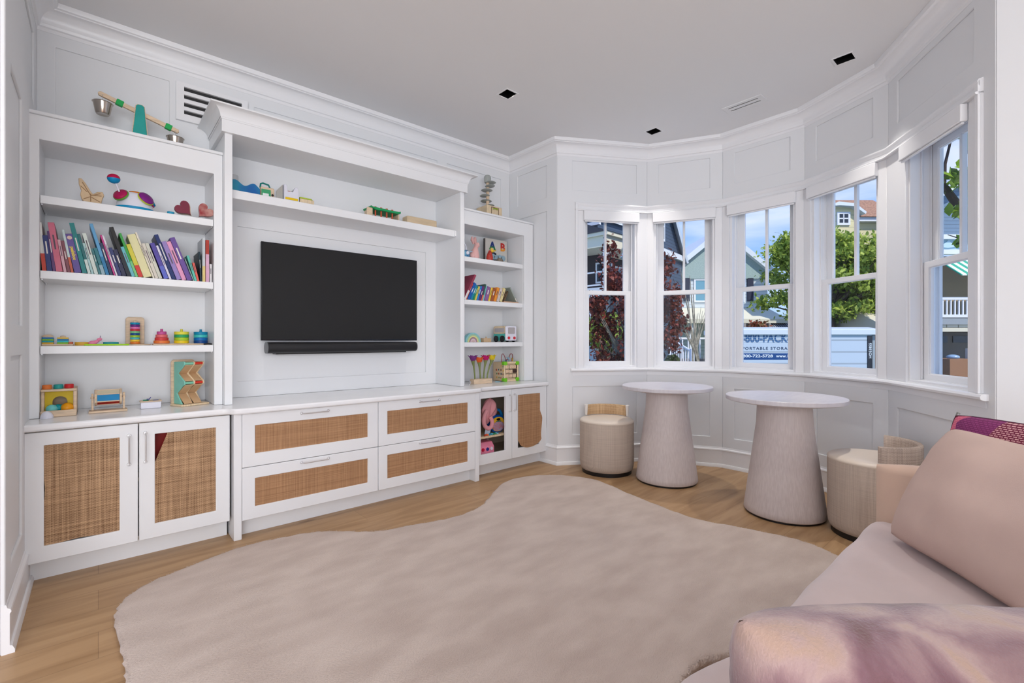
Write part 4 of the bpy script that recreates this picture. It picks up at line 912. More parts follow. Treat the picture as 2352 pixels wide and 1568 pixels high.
def zig(x0, x1, m_):
    fr = [(3.168, .228), (3.112, .242), (3.104, .236), (3.106, .226), (3.150, .180), (3.104, .132), (3.104, .120), (3.150, .072), (3.104, .020), (3.108, .0105), (3.124, .0105)]
    bk = [(3.168, .070), (3.128, .116), (3.128, .128), (3.168, .180), (3.128, .222)]
    pl = [(3.194, .240), (3.194, .0105), (3.126, .0105), (3.170, .068), (3.122, .110), (3.104, .118), (3.104, .134), (3.160, .178), (3.106, .226), (3.104, .238), (3.112, .244)]
    b = MB(); b.prism([(y, z+q) for y, q in pl], x0, x1, 0); return b.build('side_rail', m_, t, bevel=.002)
zig(.330, .338, paint((132, 200, 184))); zig(.384, .392, WOOD2); zig(.436, .444, WOOD2)
for zq, zc in ((.232, 0), (.126, 1)):
    for x0, x1, c in ((.338, .384, (132, 204, 176)), (.392, .436, (218, 62, 44))): b = MB(); b.tube([(x0, 3.113, z+zq), (x1, 3.113, z+zq)], .007, 14); b.build('bar', paint(c), t, smooth=True)
for (y0, q0, y1, q1) in ((3.112, .224, 3.168, .178), (3.172, .176, 3.112, .140), (3.112, .116, 3.172, .070), (3.176, .066, 3.118, .016)):
    for x0, x1 in ((.3385, .3835), (.3925, .4355)): b = MB(); b.put([(x0, y0, z+q0), (x1, y0, z+q0), (x1, y1, z+q1), (x0, y1, z+q1), (x0, y0, z+q0-.004), (x1, y0, z+q0-.004), (x1, y1, z+q1-.004), (x0, y1, z+q1-.004)], [(0, 1, 2, 3), (4, 5, 6, 7), (0, 1, 5, 4), (1, 2, 6, 5), (2, 3, 7, 6), (3, 0, 4, 7)]); b.build('ramp', mat('ramp_wood', (206, 170, 130), .5), t)
t.rotation_euler.z = rad(22); t.scale = (.92, 1.1, 1); t.location.x -= .008
# centre shelf
z = 1.9185
t = P3('storage_tin', 'white and mustard cylindrical container behind the blue crumpled fabric on the centre shelf', 'container', (.60, 3.25, z)); b = MB(); b.cyl((.606, 3.25, z), .034, .135, 32); b.build('body', mat('white_tin', (206, 206, 206), .4), t, smooth=True, angle=40); b = MB(); b.lathe([(.0345, .062), (.0345, .092)], (.606, 3.25, z), 32); b.build('band', paint((206, 180, 70)), t, smooth=True)
t = P3('toy_boat', 'glossy blue wavy toy tray at the left end of the centre shelf', 'toy', (.66, 3.17, z))
def wav(u, v):
    x = .578+.150*u; y = 3.12+.12*v; hgt = .056+.016*math.sin(u*9+.6)+.010*math.sin(u*4+v*5); return (x, y, z+max(.004, hgt*(1 if 0 < v < 1 else 1)))
b = MB(); n = 20; vs = [wav(i/n, j/8) for j in range(9) for i in range(n+1)]; 
fs = [(j*(n+1)+i, j*(n+1)+i+1, (j+1)*(n+1)+i+1, (j+1)*(n+1)+i) for j in range(8) for i in range(n)]; b.put(vs, fs)
b.put([(vs[i][0], vs[i][1], z) for i in range(n+1)]+[vs[i] for i in range(n+1)], [(i, i+1, n+2+i, n+1+i) for i in range(n)]); e = [vs[j*(n+1)+n] for j in range(9)]; b.put([(p[0], p[1], z) for p in e]+e, [(i, i+1, 10+i, 9+i) for i in range(8)])
b.build('tray', mat('blue_gloss', (0, 96, 168), .25, c2=(20, 140, 170), scale=9), t, smooth=True, angle=50)
t = P3('toy_tape_player', 'pale and green toy cassette player with a teal handle on the centre shelf', 'toy', (.77, 3.15, z)); b = MB(); b.box(.735, .812, 3.13, 3.16, z, z+.070); o = b.build('body', WOOD, t, bevel=.006); b = MB(); b.box(.738, .790, 3.126, 3.1298, z+.006, z+.055); b.build('face', paint((64, 160, 110)), t, bevel=.003)
b = MB(); b.box(.745, .778, 3.1235, 3.1258, z+.010, z+.030); b.build('cassette', paint((236, 238, 236)), t, bevel=.002); b = MB(); b.tube([(.736, 3.145, z+.065), (.738, 3.145, z+.088), (.750, 3.145, z+.094), (.782, 3.145, z+.088), (.790, 3.145, z+.070)], .005, 10); b.build('handle', paint((0, 120, 110)), t, smooth=True)
b = MB(); b.lathe([(.002, 0), (.007, 0), (.007, -.003), (.002, -.003)], (.800, 3.129, z+.026), 20, 1); b.build('dial', BLACK, t)
t = P3('picture_book', 'grey board book standing half open on the centre shelf', 'book', (.83, 3.15, z)); b = MB(); b.put([(.822, 3.13, z), (.858, 3.13, z), (.858, 3.13, z+.105), (.822, 3.13, z+.060), (.826, 3.15, z), (.862, 3.15, z), (.862, 3.15, z+.105), (.826, 3.15, z+.060)], [(0, 1, 2, 3), (4, 5, 6, 7), (0, 1, 5, 4), (1, 2, 6, 5), (2, 3, 7, 6), (3, 0, 4, 7)]); b.build('cover', mat('grey_cover', (170, 168, 162), .5), t)
t = P3('toy_house', 'white toy garage with a yellow door stripe and grey slide on the centre shelf', 'toy', (.91, 3.15, z)); b = MB(); b.prism([(.864, z), (.952, z), (.952, z+.072), (.944, z+.100), (.930, z+.100), (.915, z+.068), (.885, z+.068), (.880, z+.106), (.864, z+.108)], 3.12, 3.17, 1); b.build('body', mat('white_toy_plastic', (226, 226, 238), .3), t, bevel=.002)
b = MB(); b.box(.870, .945, 3.1165, 3.1198, z+.016, z+.030); b.build('stripe', paint((236, 194, 20)), t, bevel=.001); b = MB(); b.lathe([(.002, .068), (.014, .068), (.010, .074)], (.897, 3.14, z), 20); b.build('cap', paint((190, 60, 50)), t); b = MB(); b.put([(.905, 3.13, z+.069), (.940, 3.13, z+.100), (.940, 3.16, z+.100), (.905, 3.16, z+.069), (.905, 3.13, z+.064), (.940, 3.13, z+.095), (.940, 3.16, z+.095), (.905, 3.16, z+.064)], [(0, 1, 2, 3), (4, 5, 6, 7), (0, 1, 5, 4), (1, 2, 6, 5), (2, 3, 7, 6), (3, 0, 4, 7)]); b.build('slide', mat('grey_toy', (130, 130, 132), .5), t)
t = P3('wooden_block', 'pale wooden block with a lime green top, right of the white toy garage', 'toy', (1.0, 3.16, z)); b = MB(); b.box(.960, 1.048, 3.13, 3.20, z, z+.042); b.build('block', WOOD2, t, bevel=.003); b = MB(); b.prism([(.960, 3.13), (1.030, 3.13), (1.048, 3.155), (1.048, 3.20), (.960, 3.20)], z+.0422, z+.050); b.build('lid', paint((176, 200, 50)), t, bevel=.001)
t = P3('hammer_bench', 'wooden toy hammer bench with a green tray and red pegs on the centre shelf', 'toy', (1.53, 3.18, z))
b = MB(); b.box(1.435, 1.443, 3.12, 3.24, z, z+.070); b.box(1.640, 1.648, 3.12, 3.24, z, z+.055); b.box(1.443, 1.64, 3.12, 3.24, z, z+.010); b.prism([(3.12, z), (3.16, z), (3.12, z+.068)], 1.400, 1.436, 0); b.build('frame', WOOD, t, bevel=.002)
b = MB(); b.prism([(1.428, z+.082), (1.444, z+.076), (1.60, z+.072), (1.642, z+.074), (1.656, z+.078), (1.656, z+.062), (1.63, z+.056), (1.46, z+.058), (1.432, z+.070)], 3.11, 3.25, 1); b.build('tray', paint((30, 156, 92)), t, bevel=.003)
for q in range(4): b = MB(); xx = 1.470+.043*q; b.cyl((xx, 3.135, z+.012), .0055, .064, 14); b.cyl((xx, 3.135, z+.074), .008, .010, 14); b.build('peg', paint((206, 92, 60)), t, smooth=True)
t = P3('wooden_block', 'long plain pale wooden block near the right end of the centre shelf', 'toy', (1.85, 3.2, z)); b = MB(); b.box(1.74, 2.00, 3.17, 3.25, z, z+.078); b.build('block', mat('plain_beech', (218, 194, 160), .5, var=.03, scale=5, stretch=(2, 10, 10)), t, bevel=.008, seg=3)
# on top of the right unit
z = 2.1085
t = P3('spiral_tree_toy', 'grey spiral leaf tower on a wooden box, atop the right unit', 'toy', (2.58, 3.22, z))
b = MB(); b.box(2.497, 2.665, 3.165, 3.32, z, z+.112); b.build('box', WOOD2, t, bevel=.006); b = MB(); b.slab(2.540, 2.625, z+.02, z+.10, [(2.544, 2.621, z+.024, z+.096)], 3.162, 3.165); b.build('drawer_outline', mat('thin_dark_line', (110, 84, 56), .6), t)
b = MB(); b.tube([(2.558, 3.160, z+.082), (2.562, 3.152, z+.086), (2.600, 3.152, z+.086), (2.604, 3.160, z+.082)], .0045, 8); b.build('handle', paint((156, 180, 30)), t, smooth=True)
b = MB(); b.cyl((2.562, 3.24, z+.112), .014, .215, 20); b.build('post', WOOD, t, smooth=True, angle=40)
GR = mat('grey_leaf', (168, 172, 168), .5)
for k in range(6):
    a = k*1.15+.3; zc = z+.13+.040*k; rr_ = .050
    b = MB(); xc, yc = 2.562+.026*math.cos(a), 3.24+.026*math.sin(a); b.lathe([(.003, -.003), (rr_*.8, -.002), (rr_, .004), (rr_*.85, .009), (.003, .012)], (xc, yc, zc), 24, sx=1 if k % 2 else .8); b.build('leaf', GR, t, smooth=True)
b = MB(); b.lathe([(.003, 0), (.026, 0), (.031, .03), (.030, .052), (.02, .062), (.003, .058)], (2.560, 3.24, z+.330), 28); b.build('cup', GR, t, smooth=True, angle=60)
# right unit, top shelf
z = 1.7285
t = P3('blue_jug_toy', 'blue toy teapot with a white arched handle at the left end of the right unit', 'toy', (2.235, 3.13, z))
b = MB(); b.lathe([(.004, 0), (.040, 0), (.048, .02), (.044, .05), (.03, .062), (.004, .064)], (2.238, 3.14, z), 28); b.build('body', mat('blue_mottled', (40, 110, 160), .4, c2=(120, 180, 210), scale=40), t, smooth=True)
b = MB(); b.tube([(2.215, 3.13, z+.06), (2.216, 3.13, z+.10), (2.232, 3.13, z+.116), (2.250, 3.13, z+.10), (2.254, 3.13, z+.06)], .005, 10); b.build('handle', mat('white_toy_plastic', (226, 226, 238), .3), t, smooth=True)
b = MB(); b.lathe([(.010, 0), (.014, 0), (.014, -.004), (.010, -.004)], (2.238, 3.092, z+.036), 20, 1); b.build('eye_ring', mat('white_toy_plastic', (226, 226, 238), .3), t); b = MB(); b.tube([(2.27, 3.13, z+.05), (2.315, 3.13, z+.062)], .006, 10, [.008, .003]); b.build('spout', paint((170, 205, 225)), t, smooth=True)
t = P3('toy_bunny', 'pink velvet rabbit figure standing on the top shelf of the right unit', 'toy', (2.345, 3.14, z))
b = MB(); b.tube([(2.340, 3.14, z+.004), (2.342, 3.14, z+.03), (2.350, 3.14, z+.07), (2.358, 3.14, z+.10), (2.366, 3.13, z+.125), (2.372, 3.12, z+.138)], .02, 20, [.038, .044, .030, .018, .024, .008]); b.ball((2.31, 3.12, z+.022), .022, 16); b.build('body', mat('pink_velvet', (226, 176, 172), .8, sheen=.3), t, smooth=True)
for dx in (-.010, .010): b = MB(); b.tube([(2.352+dx, 3.15, z+.13), (2.345+dx*1.4, 3.155, z+.165), (2.347+dx*1.6, 3.155, z+.190)], .01, 14, [.008, .015, .007]); b.build('ear', mat('pink_velvet', (226, 176, 172), .8), t, smooth=True)
t = P3('letter_board', 'grey alphabet board with big A, B and C in the right unit', 'sign', (2.66, 3.2, z))
b = MB(); b.box(2.530, 2.780, 3.235, 3.247, z, z+.225); b.build('board', mat('oat_board', (206, 202, 194), .6), t, bevel=.003); b = MB(); b.box(2.522, 2.5295, 3.232, 3.25, z, z+.218); b.build('spine', mat('dark_spine', (74, 68, 66), .6), t)
def letter(ch, x, zc, size, c1, c2=None):
    b = MB(); text_mb(b, ch, size, FRONT(x, 3.2335, zc), bold=.004, extrude=.0012); b.build('letter_'+ch.lower(), c1, t)
def two(name, ctop, cbot, zsp):
    m = bpy.data.materials.new(name); m.use_nodes = True; nt = m.node_tree; bs = nt.nodes['Principled BSDF']; tc = nd(nt, 'ShaderNodeTexCoord'); s = nd(nt, 'ShaderNodeSeparateXYZ'); nt.links.new(tc.outputs['Object'], s.inputs[0])
    mr = nd(nt, 'ShaderNodeMapRange'); nt.links.new(s.outputs[2], mr.inputs[0]); mr.inputs[1].default_value = zsp-.006; mr.inputs[2].default_value = zsp+.006; mx = nd(nt, 'ShaderNodeMixRGB'); nt.links.new(mr.outputs[0], mx.inputs[0]); mx.inputs[1].default_value = lin(cbot); mx.inputs[2].default_value = lin(ctop); nt.links.new(mx.outputs[0], bs.inputs['Base Color']); return m
letter('A', 2.610, z+.160, .095, two('letter_a_paint', (14, 50, 120), (40, 120, 60), z+.155)); letter('B', 2.728, z+.160, .095, two('letter_b_paint', (196, 40, 34), (232, 150, 40), z+.152)); letter('C', 2.618, z+.062, .105, paint((16, 34, 54)))
b = MB()
for xx in (2.615, 2.655, 2.695, 2.735): b.lathe([(.002, 0), (.024, 0), (.024, -.003), (.002, -.003)], (xx, 3.2345, z+.068+.003*math.sin(xx*80)), 24, 1)
b.build('cloud', paint((150, 178, 192)), t)
t = P3('toy_parrot', 'red toy bird with a yellow crest standing before the letter board', 'toy', (2.49, 3.12, z))
b = MB(); b.tube([(2.488, 3.12, z+.002), (2.488, 3.12, z+.03), (2.490, 3.12, z+.065), (2.492, 3.12, z+.090)], .02, 16, [.024, .030, .020, .010]); b.build('body', mat('red_figurine', (196, 60, 44), .5, c2=(150, 40, 34), scale=60), t, smooth=True)
b = MB(); b.ball((2.508, 3.11, z+.088), .015, 16); b.tube([(2.50, 3.11, z+.098), (2.488, 3.11, z+.112)], .003, 8, [.006, .001]); b.tube([(2.508, 3.11, z+.10), (2.502, 3.11, z+.116)], .003, 8, [.006, .001]); b.tube([(2.515, 3.11, z+.086), (2.545, 3.10, z+.094)], .003, 8, [.007, .002]); b.build('crest', paint((230, 190, 60)), t, smooth=True)
t = P3('toy_turtle', 'small grey brown toy tortoise in front of the letter board', 'toy', (2.6, 3.12, z)); b = MB(); b.ball((2.605, 3.13, z+.002), .036, 24, z0=0, z1=1, sz=1.1); b.build('shell', mat('grey_shell', (140, 128, 112), .5, c2=(110, 98, 86), scale=40), t, smooth=True); b = MB(); b.ball((2.562, 3.12, z+.012), .011, 14); b.build('head', mat('dark_turtle', (86, 82, 78), .5), t, smooth=True)
# right unit, third shelf
z = 1.0435
t = P3('rainbow_stacker', 'pastel arched rainbow stacker at the left of the third shelf in the right unit', 'toy', (2.325, 3.15, z))
for k, (r0, r1, c) in enumerate(((.066, .078, (140, 196, 204)), (.054, .0655, (170, 206, 170)), (.042, .0535, (226, 220, 150)), (.030, .0415, (160, 130, 140)), (.018, .0295, (222, 196, 204)), (.004, .0175, (206, 180, 176)))):
    pts = [(2.325+r1*math.cos(PI*i/20), z+r1*math.sin(PI*i/20)) for i in range(21)]+[(2.325+r0*math.cos(PI*i/20), z+r0*math.sin(PI*i/20)) for i in range(20, -1, -1)]
    b = MB(); b.prism(pts, 3.13, 3.17, 1); b.build('arch', paint(c), t, bevel=.0015)
t = P3('wooden_block', 'tiny pale wooden cube house between the rainbow and the toy van', 'toy', (2.475, 3.15, z)); b = MB(); b.box(2.435, 2.515, 3.13, 3.18, z, z+.034); b.build('block', mat('darker_maple', (196, 166, 130), .5), t, bevel=.003); b = MB(); b.tube([(2.478, 3.155, z+.034), (2.478, 3.155, z+.046)], .006, 10); b.build('knob', mat('darker_maple', (196, 166, 130), .5), t, smooth=True)
t = P3('toy_van', 'teal and white wooden toy camper van on the third shelf of the right unit', 'toy', (2.68, 3.15, z))
def rr2(x0, x1, z0, z1, r, n=5):
    p = []
    for (cx, cz, a) in ((x1-r, z1-r, 0), (x0+r, z1-r, 90), (x0+r, z0+r, 180), (x1-r, z0+r, 270)):
        for i in range(n+1): g = rad(a+90*i/n); p.append((cx+r*math.cos(g), cz+r*math.sin(g)))
    return p
Mv = frame((2.657, 3.276, z), (0, -1, 0), (1, 0, 0))
def vp(nm, poly, y0, y1, m_, bv=.002): k = MB(Mv); k.prism(poly, y0, y1, 1); return k.build(nm, m_, t, bevel=bv)
vp('body_lower', rr2(0, .160, .012, .072, .010), 0, .116, paint((80, 190, 178))); vp('body_upper', rr2(0, .160, .0725, .140, .018), 0, .116, WOOD2)
vp('side_window', rr2(.015, .150, .086, .122, .010), -.002, .0002, mat('van_window', (176, 170, 172), .2), 0)
k = MB(Mv); k.prism(rr2(-.003, .119, .012, .140, .014), .1602, .176, 0); k.build('front', mat('white_toy_plastic', (226, 226, 238), .3), t, bevel=.004)
k = MB(Mv); k.prism(rr2(.020, .098, .072, .128, .010), .1762, .178, 0); k.build('windscreen', mat('van_window', (176, 170, 172), .2), t)
for yy in (.028, .092): k = MB(Mv); k.lathe([(.002, .1762), (.013, .1762), (.013, .181), (.002, .181)], (0, yy, .036), 20, 0); k.build('headlamp', paint((204, 44, 56)), t)
for xx in (.045, .130):
    for yy in (-.014, .118): k = MB(Mv); k.lathe([(.002, 0), (.028, 0), (.028, .012), (.002, .012)], (xx, yy, .0285), 28, 1); k.build('wheel', BLACK, t, bevel=.002)
# right worktop
z = .7005
t = P3('flower_stand', 'wooden block holding four felt flowers on the right worktop', 'toy', (2.36, 3.17, z))
b = MB(); b.box(2.296, 2.486, 3.08, 3.138, z, z+.040); o = b.build('block', WOOD, t, bevel=.002)
def flower(x, z1, lean, col, lab, spread=.038):
    f = thing('felt_flower', lab, 'flower', (x, 3.105, z+.04), 'felt flowers in the wooden block')
    top = (x+lean, 3.105, z1); b = MB(); b.tube(spl([(x, 3.105, z+.0402), (x+lean*.15, 3.105, z+.08), (x+lean*.5, 3.105, z1-.07), (x+lean*.85, 3.105, z1-.035), (x+lean, 3.105, z1-.012)], 4), .004, 12, [.0062+(.0118)*max(0, (q-6)/10)**1.6 for q in range(17)]); b.build('stem', mat('felt_green', (128, 138, 84), .9), f, smooth=True)
    for k in range(5):
        a = 2*PI*k/5+.3; ux, uy = math.cos(a), math.sin(a)
        def pet(u, v):
            w_ = math.sin(PI*min(1, v*.90+.10))**.8*.019*(1.1-.3*v)+.001; d_ = .006+spread*v**1.3; hh_ = -.026+.066*v-.012*v*v*v
            return (top[0]+ux*d_-uy*(u-.5)*2*w_, top[1]+uy*d_*.8+ux*(u-.5)*2*w_, top[2]+hh_+.004*(2*u-1)**2)
        b = MB(); b.grid(pet, 6, 10); p = b.build('petal', col, f, smooth=True); so = p.modifiers.new('solid', 'SOLIDIFY'); so.thickness = .0016
flower(2.322, z+.205, -.020, mat('felt_purple', (128, 56, 132), .9), 'purple felt flower, first from the left in the wooden block'); flower(2.378, z+.190, -.012, mat('felt_orange', (232, 104, 42), .9), 'orange felt flower, second from the left in the wooden block')
flower(2.412, z+.205, .022, mat('felt_magenta', (196, 20, 112), .9), 'magenta felt flower, third from the left in the wooden block'); flower(2.448, z+.205, .052, mat('felt_yellow', (228, 204, 40), .9), 'yellow felt flower at the right end of the wooden block')
t = P3('activity_cube', 'wooden activity cube with lime green corners and a wire bead loop on the right worktop', 'toy', (2.60, 3.2, z))
Mq = frame((2.632, 3.100, z), (1, 0, 0), (0, 1, 0)); AW = .168; AD = .160; AH = .172
b = MB(Mq); b.box(.008, AW-.008, .008, AD, .004, AH-.006); b.build('body', mat('birch_print', (214, 188, 152), .5), t, bevel=.002)
# front face: frame, slots and number tiles; left face: small printed shapes
LG = paint((118, 196, 40)); b = MB(Mq); b.slab(0, AW, 0, AH, [(.016, AW-.016, .016, AH-.016)], 0, .0075); b.build('front_frame', WOOD2, t, bevel=.002)
for (x, zc) in ((0, 0), (AW-.030, 0), (0, AH-.030), (AW-.030, AH-.030)): b = MB(Mq); b.prism(rr2(x-.004, x+.034, zc-.0 if zc == 0 else zc-.0, zc+.032, .012), -.005, .030, 1); b.build('corner_guard', LG, t, bevel=.002)
b = MB(Mq)
for zc in (.050, .090, .128): b.box(.018, AW-.018, .002, .007, zc-.018, zc+.016)
b.build('slot', mat('slot_dark', (60, 34, 26), .7), t)
tl_ = mat('tile_cream', (226, 200, 166), .5); rd = paint((176, 50, 40))
for (x, zc, ch) in ((.034, .128, '1'), (.078, .128, '4'), (.116, .128, '7'), (.036, .090, '2'), (.076, .088, '5'), (.034, .050, '3'), (.076, .050, '6'), (.118, .050, '8')):
    k = MB(Mq); k.box(x-.018, x+.018, -.004, .0018, zc-.016, zc+.014); o = k.build('number_tile', tl_, t, bevel=.002); k = MB(Mq)
    if ch == '1': text_mb(k, ch, .022, FRONT(2.632+x, 3.100-.0046, z+zc), extrude=.0003)
    else:
        for dx, dz in {2: ((-.4, .4), (.4, -.4)), 3: ((-.5, .5), (0, 0), (.5, -.5)), 4: ((-.5, .5), (.5, .5), (-.5, -.5), (.5, -.5)), 5: ((-.5, .5), (.5, .5), (-.5, -.5), (.5, -.5), (0, 0))}[2+int(ch) % 4]: k.lathe([(.0002, -.0042), (.0024, -.0042), (.0024, -.0050), (.0002, -.0050)], (x+dx*.016, 0, zc+dz*.014-.001), 8, 1)
    k.build('numeral' if ch == '1' else 'dots', rd, o)
rc = random.Random(3); cols = [(60, 90, 110), (170, 60, 40), (90, 130, 90), (220, 170, 60), (130, 90, 60)]
k = MB(Mq)
for q in range(14):
    yy = .022+.030*(q % 4)+rc.uniform(-.004, .004); zc = .030+.034*(q//4)+rc.uniform(-.003, .003); k.cur = q % 5; k.lathe([(.001, 0), (rc.uniform(.006, .010), 0), (.006, -.0012), (.001, -.0012)], (.0078, yy, zc), 9, 0)
k.build('printed_shape', [mat('print%d' % i, c, .5) for i, c in enumerate(cols)], t)
b = MB(Mq); b.tube(spl([(.020, .06, AH-.008), (.019, .06, AH+.035), (.026, .06, AH+.062), (.042, .06, AH+.066), (.056, .06, AH+.045), (.066, .06, AH+.022), (.084, .06, AH+.014), (.104, .06, AH+.022), (.112, .06, AH+.045), (.126, .06, AH+.066), (.144, .06, AH+.062), (.150, .06, AH+.040), (.144, .06, AH+.020), (.142, .06, AH-.008)]), .0030, 10); b.build('wire_loop', paint((140, 34, 48), .3), t, smooth=True)
b = MB(Mq); b.tube([(.07, .075, AH-.006), (.078, .075, AH+.03), (.10, .075, AH+.036), (.112, .075, AH-.006)], .0022, 8); b.build('wire_loop', paint((130, 180, 196), .3), t, smooth=True, label='pale blue wire loop')
for (x, zz2, c) in ((.148, .008, (228, 196, 40)), (.148, .022, (190, 150, 40)), (.075, .004, (70, 60, 110)), (.104, .014, (130, 180, 210)), (.104, .028, (130, 180, 210))): b = MB(Mq); b.ball((x, .062, AH+zz2), .008, 14); b.build('bead', paint(c, .3), t, smooth=True)
o = MB().tube([(2.55, 3.12, z+.003), (2.58, 3.10, z+.003), (2.60, 3.11, z+.004), (2.612, 3.13, z+.003), (2.57, 3.15, z+.003)], .0025, 8).build('toy_string', mat('pale_string', (150, 190, 204), .6), smooth=True); tag(o, 'loop of pale blue cord on the worktop at the foot of the activity cube', 'cord')
o = MB().tube([(2.186, 3.0, z+.002), (2.190, 3.0, z+.012), (2.198, 3.0, z+.018), (2.204, 3.0, z+.028), (2.196, 3.0, z+.036), (2.188, 3.0, z+.032)], .0028, 8).build('cabinet_hook', mat('clear_hook', (208, 210, 212), .15, metal=.5), smooth=True); tag(o, 'small clear hook on the worktop by the right niche panel', 'hook')

# ------------------------------------------------------------------ books
PAGES = mat('book_pages', (226, 220, 206), .8)
LB = [('white and orange-red', -.196, .0141, .225, 4.3, (226, 226, 222), (206, 70, 52)), ('navy blue', -.18, .0178, .166, 5.5, (36, 48, 112), None), ('dark purple', -.161, .0112, .189, 6.1, (92, 52, 112), None),
 ('tall rose pink', -.149, .0224, .23, 7.4, (208, 106, 130), None), ('pale rose', -.124, .0112, .154, 8.2, (214, 168, 178), None), ('thin maroon', -.111, .0115, .15, 8.6, (128, 66, 80), None), ('thin mint-white', -.098, .0093, .204, 9.2, (196, 214, 214), (200, 90, 60)),
 ('purple yellow-lettered', -.086, .025, .186, 10.2, (96, 74, 150), None), ('tall teal green', -.058, .0175, .242, 11.2, (14, 128, 128), None), ('dark teal', -.038, .0111, .193, 12.0, (20, 104, 108), (206, 220, 214)), ('pale aqua', -.025, .0091, .151, 12.8, (170, 204, 204), None),
 ('cream-white', -.014, .0146, .2, 13.2, (212, 222, 214), None), ('slate teal', .002, .0091, .127, 13.5, (56, 118, 124), None), ('mid teal', .013, .0138, .133, 13.7, (40, 118, 128), (150, 180, 190)), ('tall sky blue', .029, .0128, .253, 14.2, (92, 160, 206), (30, 120, 170)),
 ('midnight blue', .044, .0127, .161, 14.7, (30, 50, 86), None), ('magenta and pink', .059, .0063, .203, 15.1, (206, 60, 140), None), ('thin white', .067, .0072, .202, 15.4, (222, 214, 226), None), ('small navy', .076, .0135, .142, 15.6, (44, 52, 108), None),
 ('dark indigo', .091, .0173, .135, 15.8, (34, 34, 72), None), ('tall black', .111, .0163, .251, 16.3, (22, 18, 18), (20, 24, 40)), ('turquoise', .129, .0134, .154, 17.0, (104, 184, 196), None), ('bright green', .144, .0105, .225, 17.4, (52, 160, 66), (120, 200, 130)),
 ('yellow and red', .157, .0179, .171, 17.6, (210, 200, 60), (206, 52, 44)), ('thick pale yellow', .177, .0341, .223, 17.7, (222, 216, 166), None), ('ivory', .215, .008, .241, 17.9, (226, 218, 200), None), ('white and brown', .225, .0136, .185, 18.0, (216, 208, 196), None),
 ('off-white patterned', .24, .0146, .187, 18.1, (206, 206, 192), None), ('purple and blue', .262, .0195, .191, 18.5, (84, 72, 158), (94, 104, 196)), ('thin lilac-white', .285, .0098, .182, 18.7, (216, 212, 232), None), ('tall royal navy', .297, .0169, .241, 18.8, (24, 44, 104), None),
 ('lavender', .317, .0205, .207, 19.0, (150, 130, 192), None), ('light pink', .341, .0195, .211, 19.4, (226, 156, 192), None), ('tall violet', .364, .0229, .235, 19.6, (106, 78, 152), None), ('thin grey-green', .391, .0044, .126, 19.0, (150, 176, 170), None),
 ('mint green', .397, .0109, .141, 15.2, (96, 190, 174), None), ('small coral red', .409, .0105, .103, 13, (226, 100, 88), None), ('blackish blue', .423, .0075, .165, 2.8, (30, 52, 64), None), ('pastel-striped', .433, .0132, .243, 0, (196, 202, 206), (220, 200, 130)),
 ('red and pink-lettered', .448, .016, .234, 0, (176, 60, 48), (214, 170, 196)), ('short white', .467, .0113, .102, 0, (222, 220, 222), None)]
RB = [('large burgundy patterned', 2.208, .0175, .233, -27.6, (150, 60, 84), (226, 222, 222)), ('thin orange-red', 2.23, .0068, .153, -26.5, (226, 90, 60), None), ('royal blue', 2.24, .0245, .153, -26, (30, 90, 170), None), ('teal blue', 2.27, .020, .136, -24, (30, 130, 160), None),
 ('leaf green', 2.297, .0147, .122, -21, (40, 140, 90), None), ('yellow-striped', 2.316, .0152, .123, -20, (220, 200, 90), None), ('bright blue', 2.335, .0195, .127, -19, (40, 120, 190), None), ('dark violet', 2.359, .0199, .126, -18, (100, 44, 110), None),
 ('dark green and coral', 2.383, .0143, .146, -17, (60, 90, 80), (220, 120, 90)), ('pale turquoise', 2.401, .0118, .133, -16, (120, 196, 200), None), ('mauve', 2.417, .0354, .123, -15.8, (140, 96, 150), None), ('plain yellow', 2.458, .0181, .119, -16.2, (232, 196, 60), None),
 ('brown', 2.482, .0316, .118, -17, (160, 88, 50), None), ('orange', 2.519, .024, .127, -18.5, (232, 146, 50), None), ('maroon-striped white', 2.548, .0256, .122, -20, (210, 196, 190), None), ('cream yellow', 2.580, .0250, .127, -22, (222, 206, 150), None)]
